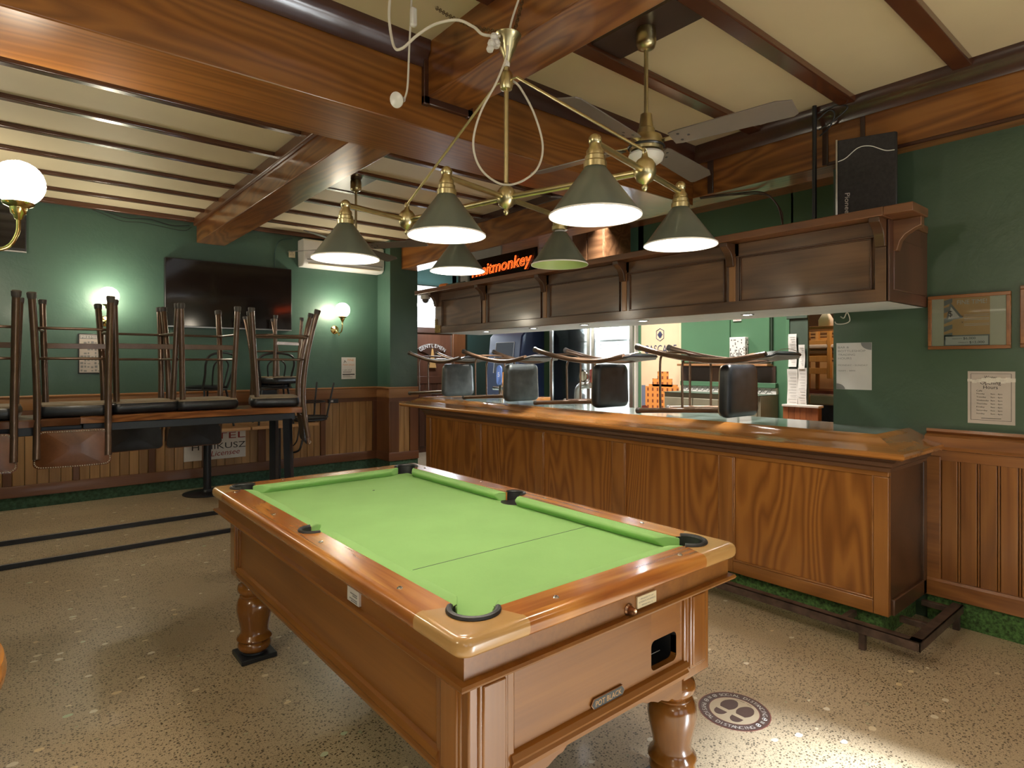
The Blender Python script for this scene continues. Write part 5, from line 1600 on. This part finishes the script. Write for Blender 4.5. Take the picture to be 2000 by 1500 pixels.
struct(mb, 'trim_7', 'cream', bevel=.003)

# green cupboards, recess, tiled strip and olive counter front
cb = thing('wall_cupboard', 'green painted double-door cupboard on the wall behind the bar', 'cupboard', (5.55, 3.3, 1.4))
for a, b in ((3.275, 3.85), (2.86, 3.265)):
    MB(cb).box(5.56, 5.60, a, b, 1.46, 2.6).build('door', 'green_flat', cb, bevel=.004)
MB(cb).box(5.585, 5.62, 2.85, 3.86, 1.44, 2.62).build('carcass', 'sage', cb)
MB(cb).box(5.50, 5.62, 2.85, 3.86, 1.425, 1.447).build('shelf_edge', 'oak_rail', cb, bevel=.002)
bc = thing('back_counter', 'olive-grey back counter with a tiled edge strip and a shallow brown recess above', 'counter', (5.5, 3.3, 0))
MB(bc).box(5.28, 5.61, 2.80, 3.86, .01, 1.15).build('cupboard_body', 'cupboard', bc, bevel=.003)
mb = MB(bc)
for i in range(3):
    mb.box(5.265, 5.282, 2.83 + i * .345, 3.16 + i * .345, .08, 1.10)
mb.build('cupboard_door', 'cupboard', bc, bevel=.004)
MB(bc).box(5.26, 5.61, 2.80, 3.86, 1.15, 1.155).build('counter_top', 'sage', bc)
MB(bc).box(5.575, 5.615, 2.80, 3.86, 1.155, 1.215).build('tile_strip', 'paper', bc)
mb = MB(bc)
for i in range(16):
    y = 2.84 + i * .063
    mb.tube([(5.574, y, 1.165), (5.574, y + .031, 1.195), (5.574, y + .063, 1.165)], .003, 4).tube([(5.574, y, 1.205), (5.574, y + .031, 1.175), (5.574, y + .063, 1.205)], .003, 4)
mb.build('tile_pattern', 'ink_grey', bc)
MB(bc).box(5.56, 5.615, 2.80, 3.86, 1.215, 1.262).build('green_ledge', 'green_flat', bc, bevel=.003)
MB(bc).box(5.60, 5.618, 2.82, 3.86, 1.262, 1.425).build('recess_back', 'brown_dark', bc)
MB(bc).box(5.585, 5.60, 3.1, 3.5, 1.262, 1.415).build('brown_panel', 'redwood', bc)
for i, (y, z, w, h, lab) in enumerate(((3.10, .98, .10, .15, 'paper note pinned to the olive back counter below the tile strip'), (3.02, 1.20, .11, .17, 'curled paper note on the back counter edge beside the nearest stool seat'), (2.88, 1.16, .12, .16, 'crumpled paper on the end of the back counter near the door frame'))):
    o = MB().box(5.2625, 5.2645, y, y + w, z, z + h).build('paper_note', 'paper')
    tag(o, lab, 'paper', 'loose notes on the back counter')
bx = thing('patterned_box', 'white box with a black dotted pattern fixed to the green cupboard', 'box', (5.52, 3.17, 1.6))
MB(bx).box(5.49, 5.555, 3.07, 3.235, 1.47, 1.71).build('box', 'paper', bx, bevel=.003)
mb = MB(bx)
rnd = random.Random(11)
for i in range(15):
    for j in range(12):
        if rnd.random() < .12 + .5 * (1 - i / 15):
            y = 3.075 + j * .0132; z = 1.475 + i * .0145
            mb.box(5.4885, 5.4905, y, y + .009, z, z + .009)
        if j < 5 and rnd.random() < .12 + .5 * (1 - i / 15):
            x = 5.494 + j * .012; z = 1.475 + i * .0145
            mb.box(x, x + .008, 3.0685, 3.0705, z, z + .009)
mb.build('dot_pattern', 'ink', bx)
nt_ = thing('small_sign', 'tiny red and white notice near the top of the green cupboard', 'sign', (5.55, 3.19, 1.905))
MB(nt_).box(5.551, 5.558, 3.145, 3.232, 1.873, 1.94).build('plate', 'paper', nt_)
MB(nt_).text('NO', (5.5505, 3.225, 1.91), (0, -1, 0), (0, 0, 1), .026, width=.06).text('TABS', (5.5505, 3.225, 1.88), (0, -1, 0), (0, 0, 1), .026, width=.07).build('lettering', 'red_ink', nt_)

# dark door frame with pinned papers
df = struct(MB().box(5.50, 5.53, 2.47, 2.66, 0, 2.55).box(5.50, 5.76, 1.5, 2.66, 2.02, 2.6), 'door_2', 'sage', bevel=.004)
MB().box(5.49, 5.51, 2.635, 2.665, 0, 2.3).build('frame_bead', 'green_flat', df, bevel=.003)
mb = MB().box(5.485, 5.50, 2.47, 2.66, 1.86, 1.90)
mb.build('cross_rail', 'sage', df, bevel=.003)
for i, (y0_, y1_, z0_, z1_, lab) in enumerate(((2.565, 2.64, 1.42, 1.72, 'upper long paper list pinned to the dark green door post'), (2.49, 2.545, 1.40, 1.62, 'narrow paper strip pinned beside the upper list on the door post'), (2.555, 2.65, 1.02, 1.40, 'lower long paper sheet on the door post, nearer the cupboards'), (2.475, 2.553, 1.04, 1.41, 'lower paper sheet on the door post, nearer the store room'))):
    t = thing('paper_list', lab, 'paper', (5.49, (y0_ + y1_) / 2, (z0_ + z1_) / 2), (0, 0, 0), 'papers on the door post')
    mb = MB(t); n = 8
    v = []
    for k in range(n + 1):
        z = z1_ + (z0_ - z1_) * k / n
        xx = 5.484 - .006 * math.sin(k * .9 + i)
        v += [(xx, y0_, z), (xx, y1_, z)]
    mb.add(v, [(2 * k, 2 * k + 1, 2 * k + 3, 2 * k + 2) for k in range(n)])
    mb.build('sheet', 'paper', t)
    mb = MB(t)
    for k in range(12):
        z = z1_ - .03 - k * (z1_ - z0_ - .05) / 12
        mb.box(5.476, 5.4765, y0_ + .01, y1_ - .012 - .01 * (k % 3), z, z + .003)
    mb.build('print', 'ink_grey', t)

# store room beyond
rc = thing('boarded_cabinet', 'low red-brown boarded cabinet in the store room doorway', 'cabinet', (5.8, 2.5, 0))
mb = MB(rc)
for i in range(6):
    mb.box(5.40, 5.42, 2.34 + i * .052, 2.39 + i * .052, .05, 1.06)
mb.build('boards', 'red_board', rc, bevel=.002)
MB(rc).box(5.42, 5.475, 2.34, 2.648, .01, 1.06).build('carcass', 'redwood', rc)
MB(rc).box(5.38, 5.48, 2.325, 2.652, 1.06, 1.08).build('top', 'paper_pink', rc, bevel=.003)
bt = thing('covered_table', 'dark blue cloth-sided table with pale metal rails in the store room', 'table', (7.4, 3.1, 0))
MB(bt).box(7.05, 7.9, 2.3, 4.4, .62, .98).build('cloth_side', 'blue_table', bt, bevel=.01)
MB(bt).box(7.0, 7.95, 2.25, 4.45, .98, 1.10).build('top_rail', 'metal_white', bt, bevel=.02)
MB(bt).box(7.02, 7.92, 2.27, 4.42, .70, .745).build('lower_rail', 'metal_white', bt, bevel=.01)
MB(bt).box(6.985, 7.01, 3.12, 3.30, 1.0, 1.09).build('brass_corner', 'bright_brass', bt, bevel=.01)
MB(bt).box(7.1, 7.85, 2.4, 4.3, .01, .62).build('base', 'navy_black', bt)
tag(MB().box(7.2, 7.8, 2.3, 4.2, 1.101, 1.135).build('red_board', 'poster_maroon'), 'flat maroon board lying on the blue-sided table', 'board')
def wchair():
    t = thing('wooden_chair', '', 'chair')
    for sx in (-1, 1):
        MB().box(sx * .19 - .02, sx * .19 + .02, .15, .19, 0, .44).build('leg', 'pine', t, bevel=.004)
        MB().box(sx * .19 - .02, sx * .19 + .02, -.21, -.17, 0, .82).build('leg', 'pine', t, bevel=.004)
        MB().box(sx * .19 - .012, sx * .19 + .012, -.18, .16, .2, .235).build('stretcher', 'pine', t, bevel=.003)
    MB().box(-.19, .19, .16, .18, .38, .43).build('apron', 'pine', t, bevel=.003)
    MB().box(-.19, .19, -.2, -.18, .38, .43).build('apron', 'pine', t, bevel=.003)
    MB().stack(rrect(.22, .21, .04), [(.95, .43), (1, .44), (1, .465), (.9, .48)]).build('seat', 'paper_pink', t)
    for z in (.56, .7):
        MB().box(-.18, .18, -.205, -.185, z, z + .07).build('back_slat', 'pine', t, bevel=.003)
    return t
wc = wchair()
for i, (loc, rot, lab) in enumerate((((7.45, 3.10, 1.135), (0, 0, R(95)), 'pine chair standing on the covered table in the store room, nearer the post'),
                                     ((7.45, 3.62, 1.135), (0, 0, R(88)), 'pine chair on the covered table in the store room, farther behind the door post'),
                                     ((7.36, 3.12, 1.135 + .482 + .482), (R(180), 0, R(80)), 'pine chair upturned on top of another pine chair, legs in the air'))):
    c_ = wc if i == 0 else dup(wc)
    c_.location = loc; c_.rotation_euler = rot
    c_['label'] = lab; c_['group'] = 'pine chairs stacked in the store room'
sf = thing('store_shelf', 'high timber shelf across the store room with white oddments on it', 'shelf', (7.0, 3.0, 1.85))
MB(sf).box(6.3, 6.75, 2.0, 3.6, 1.80, 1.83).build('board', 'oak_rail', sf, bevel=.003)
MB(sf).box(6.72, 6.76, 2.0, 3.6, 1.83, 2.3).build('back', 'brown_dark', sf)
for y in (2.1, 2.88):
    MB(sf).box(6.32, 6.34, y, y + .02, 1.83, 2.3).build('upright', 'steel', sf)
for i, (y, w, h, lab) in enumerate(((2.70, .11, .13, 'white plastic jug-like oddment on the store room shelf'), (2.45, .18, .05, 'flat pale box lying on the store room shelf'))):
    o = MB().stack([(p[0] , p[1]) for p in rrect(w / 2, .06, .02)], [(1, 0), (1.02, h * .5), (.5, h)])
    o.v = [v + Vector((6.42, y, 1.831)) for v in o.v]
    tag(o.build('shelf_oddment', 'white_plastic'), lab, 'oddment')
mb = MB()
for i in range(14):
    mb.box(8.46, 8.499, 2.0, 5.0, 1.5 + i * .045, 1.525 + i * .045)
mb.build('wall_slat', 'ply', bpy.data.objects['wall_store'])
tag(MB().lathe([(.14, .01), (.16, .3), (.15, .7), (.10, .86), (.001, .9)], (4.85, 1.95, 0), 24).build('white_bin', 'white_plastic'), 'tall white rounded bin just inside the serving hatch by the right wall', 'bin')

# upper wood cladding boxes seen through the gap above the shelf
tag(MB().box(5.0, 5.45, 4.45, 4.95, 2.0, 3.04).box(4.992, 5.002, 4.46, 4.69, 2.0, 3.03).box(4.992, 5.002, 4.71, 4.94, 2.0, 3.03).build('flue_cupboard', 'cab', bevel=.004), 'tall dark panelled cupboard reaching the ceiling behind the unlit lamp shade', 'cupboard')

# blue ticket machine / kiosk
km = thing('kiosk', 'dark blue upright machine with a black screen behind the bar', 'machine', (5.35, 6.5, 0))
prof = [(5.15, .02), (5.15, 1.25), (5.22, 1.82), (5.30, 1.90), (5.7, 1.90), (5.7, .02)]
MB(km).prism([(x, z) for x, z in prof], 6.10, 6.80, 'y').build('body', 'blue_plastic', km, bevel=.02, seg=3)
def on_face(u, h):        # point on the sloping front face
    k = (h - 1.25) / (1.82 - 1.25)
    return (5.15 + .07 * k - .004, u, h)
mb = MB(km)
a, b = on_face(6.24, 1.32), on_face(6.24, 1.74)
c_, d_ = on_face(6.64, 1.74), on_face(6.64, 1.32)
mb.add([a, b, c_, d_, (a[0] + .01, a[1], a[2]), (b[0] + .01, b[1], b[2]), (c_[0] + .01, c_[1], c_[2]), (d_[0] + .01, d_[1], d_[2])], [(0, 1, 2, 3), (4, 5, 6, 7), (0, 1, 5, 4), (1, 2, 6, 5), (2, 3, 7, 6), (3, 0, 4, 7)])
mb.build('screen', 'screen', km)
mb = MB(km)
mb.tube([a, b], .006, 6).tube([d_, c_], .006, 6).tube([b, c_], .006, 6)
mb.build('screen_frame', 'metal_white', km)
sh = thing('glass_shelf', 'high shelf of glassware above the blue machine', 'shelf', (5.5, 6.3, 1.99))
MB(sh).box(5.40, 5.62, 5.95, 6.9, 1.955, 1.985).build('board', 'steel', sh)
for k in range(9):
    g = MB().lathe([(.022, 0), (.026, .09), (.024, .09), (.02, .004), (.001, .004)], (0, 0, 0), 12)
    g.v = [v + Vector((5.47, 6.02 + k * .085, 1.986)) for v in g.v]
    tag(g.build('drinking_glass', 'metal_white'), 'pale drinking glass in the row on the high shelf above the blue machine', 'glass', 'glasses on the high shelf')

# beer taps on the bar
def tap_font(loc, lab, badge, arm=True):
    t = thing('beer_tap', lab, 'beer tap', loc)
    return t
t = thing('beer_tap', 'steel beer font with a tall blue badge between the two far stools', 'beer tap', (3.98, 4.99, 1.066))
MB(t).tube([(3.98, 4.99, 1.066), (3.98, 4.99, 1.22)], .028, 18).build('column', 'chrome', t)
MB(t).tube([(3.98, 5.12, 1.185), (3.98, 4.86, 1.185)], .02, 14).build('cross_pipe', 'chrome', t)
MB(t).prism([(4.99 + p[0], 1.325 + p[1]) for p in rrect(.042, .105, .04)], 3.945, 3.962, 'x').build('badge', 'label_blue', t, bevel=.004)
MB(t).prism([(4.905 + p[0], 1.29 + p[1]) for p in rrect(.03, .07, .01)], 3.95, 3.965, 'x').build('badge', 'poster_orange', t, bevel=.003)
MB(t).text('5', (3.944, 4.99, 1.31), (0, -1, 0), (0, 0, 1), .07, align='C').build('badge_print', 'paper', t)
t = thing('beer_tap', 'curved brushed steel beer font with round badges in front of the fridge', 'beer tap', (3.98, 3.82, 1.066))
MB(t).tube(smooth_path([(3.98, 3.86, 1.066), (3.98, 3.86, 1.16), (3.98, 3.845, 1.22), (3.98, 3.79, 1.255), (3.98, 3.70, 1.262)]), .036, 18).build('column', 'steel', t)
MB(t).tube([(3.98, 3.72, 1.262), (3.98, 3.60, 1.262)], .016, 12).build('nozzle', 'chrome', t)
MB(t).lathe([(.001, 3.945), (.052, 3.945), (.055, 3.955), (.052, 3.965), (.001, 3.965)], (0, 3.765, 1.335), 28, axis='x').build('badge', 'chrome', t)
MB(t).lathe([(.001, 3.942), (.042, 3.942), (.044, 3.947)], (0, 3.765, 1.335), 28, axis='x').build('badge_face', 'cupboard', t)
MB(t).prism([(3.675 + p[0], 1.34 + p[1]) for p in rrect(.036, .06, .02)], 3.97, 3.985, 'x').build('badge', 'sticker_red', t, bevel=.003)
tag(MB().box(4.45, 5.0, 5.3, 6.0, 1.0, 1.045).build('back_bar_top', 'bar_lip', bevel=.004), 'timber worktop end glimpsed through the far stools', 'worktop')
MB().box(4.5, 4.95, 5.35, 5.95, .01, 1.0).build('cupboard_base', 'redwood', bpy.data.objects['back_bar_top'])
# ================================================================ light, world, camera
def area(name, loc, rot, sx, sy, power, colr, spread=None):
    l = bpy.data.lights.new(name, 'AREA')
    l.shape = 'RECTANGLE'; l.size = sx; l.size_y = sy
    l.energy = power; l.color = colr
    if spread:
        l.spread = R(spread)
    o = bpy.data.objects.new(name, l)
    col.objects.link(o)
    o.location = loc; o.rotation_euler = rot
    return o
def point(name, loc, power, colr, rad=.05):
    l = bpy.data.lights.new(name, 'POINT')
    l.energy = power; l.color = colr; l.shadow_soft_size = rad
    o = bpy.data.objects.new(name, l)
    col.objects.link(o); o.location = loc
    return o
# daylight through the street windows behind the camera
for i, (a, b) in enumerate(((-2.6, -.6), (.2, 1.6))):
    area('window_daylight_%d' % i, ((a + b) / 2, -3.3, 1.6), (R(90), 0, 0), b - a, 1.7, 6, (.93, .97, 1))
# unseen warm fill points, added to brighten ceiling, walls and floor
for i, q in enumerate(((-1.6, 1.3, 2.35), (-1.4, -1.4, 2.35), (1.0, -1.5, 2.35), (3.2, -1.3, 2.35), (-.3, 5.9, 2.2))):
    point('fill_light_%d' % i, q, (34, 15, 11, 7, 14)[i], (1, .87, .68), .12)
# downlights under the cabinet, fridge, passage, store room
for x, y in ((3.66, 2.03), (3.60, 2.82), (3.60, 3.42), (3.60, 4.05), (3.60, 4.75)):
    l = bpy.data.lights.new('downlight', 'SPOT'); l.energy = 26; l.color = (1, .93, .82); l.spot_size = R(115); l.spot_blend = .5; l.shadow_soft_size = .03
    o = bpy.data.objects.new('downlight_beam', l); col.objects.link(o); o.location = (x, y, 1.76)
# daylight slanting in through the open street door behind the camera
l = bpy.data.lights.new('door_daylight', 'SPOT'); l.energy = 19000; l.color = (.82, .92, 1); l.spot_size = R(40); l.spot_blend = .3; l.shadow_soft_size = .12
o = bpy.data.objects.new('door_daylight', l); col.objects.link(o); o.location = (4.3, -7.2, 3.90)
o.rotation_euler = (Vector((2.3, .2, 0)) - o.location).to_track_quat('-Z', 'Y').to_euler()
for y in (4.83, 5.55):
    point('fridge_lamp', (5.85, y, 1.9), 10, (.85, .94, 1), .06)
    point('fridge_lamp', (5.85, y, 1.1), 8, (.85, .94, 1), .06)
point('passage_lamp', (5.2, 7.9, 2.3), 30, (.9, .96, 1), .1)
area('service_fitting', (4.8, 4.3, 2.98), (0, 0, 0), .5, .5, 34, (1, .93, .82), 110)
area('service_fitting', (4.8, 2.9, 2.98), (0, 0, 0), .5, .5, 26, (1, .93, .82), 110)
point('store_lamp', (6.6, 2.6, 2.75), 45, (1, .8, .55), .1)

w = bpy.data.worlds.new('world'); scene.world = w
w.use_nodes = True
w.node_tree.nodes['Background'].inputs[0].default_value = (.8, .9, 1, 1)
w.node_tree.nodes['Background'].inputs[1].default_value = .6

cam = bpy.data.cameras.new('camera')
co = bpy.data.objects.new('camera', cam)
col.objects.link(co)
co.location = (0, 0, 1.45)
co.rotation_euler = (R(90), 0, R(-39.6))
cam.sensor_width = 36; cam.sensor_fit = 'HORIZONTAL'
cam.lens = 36 * 1174 / 2000
cam.shift_y = -.02
cam.clip_start = .02
scene.camera = co
scene.view_settings.view_transform = 'Standard'
scene.view_settings.look = 'None'
scene.view_settings.exposure = .78
scene.view_settings.gamma = 1
scene.view_settings.use_curve_mapping = False
cy = scene.cycles
cy.max_bounces = 8; cy.diffuse_bounces = 5; cy.glossy_bounces = 4; cy.transparent_max_bounces = 8
cy.sample_clamp_indirect = 6
cy.use_denoising = True
cy.caustics_reflective = False; cy.caustics_refractive = False
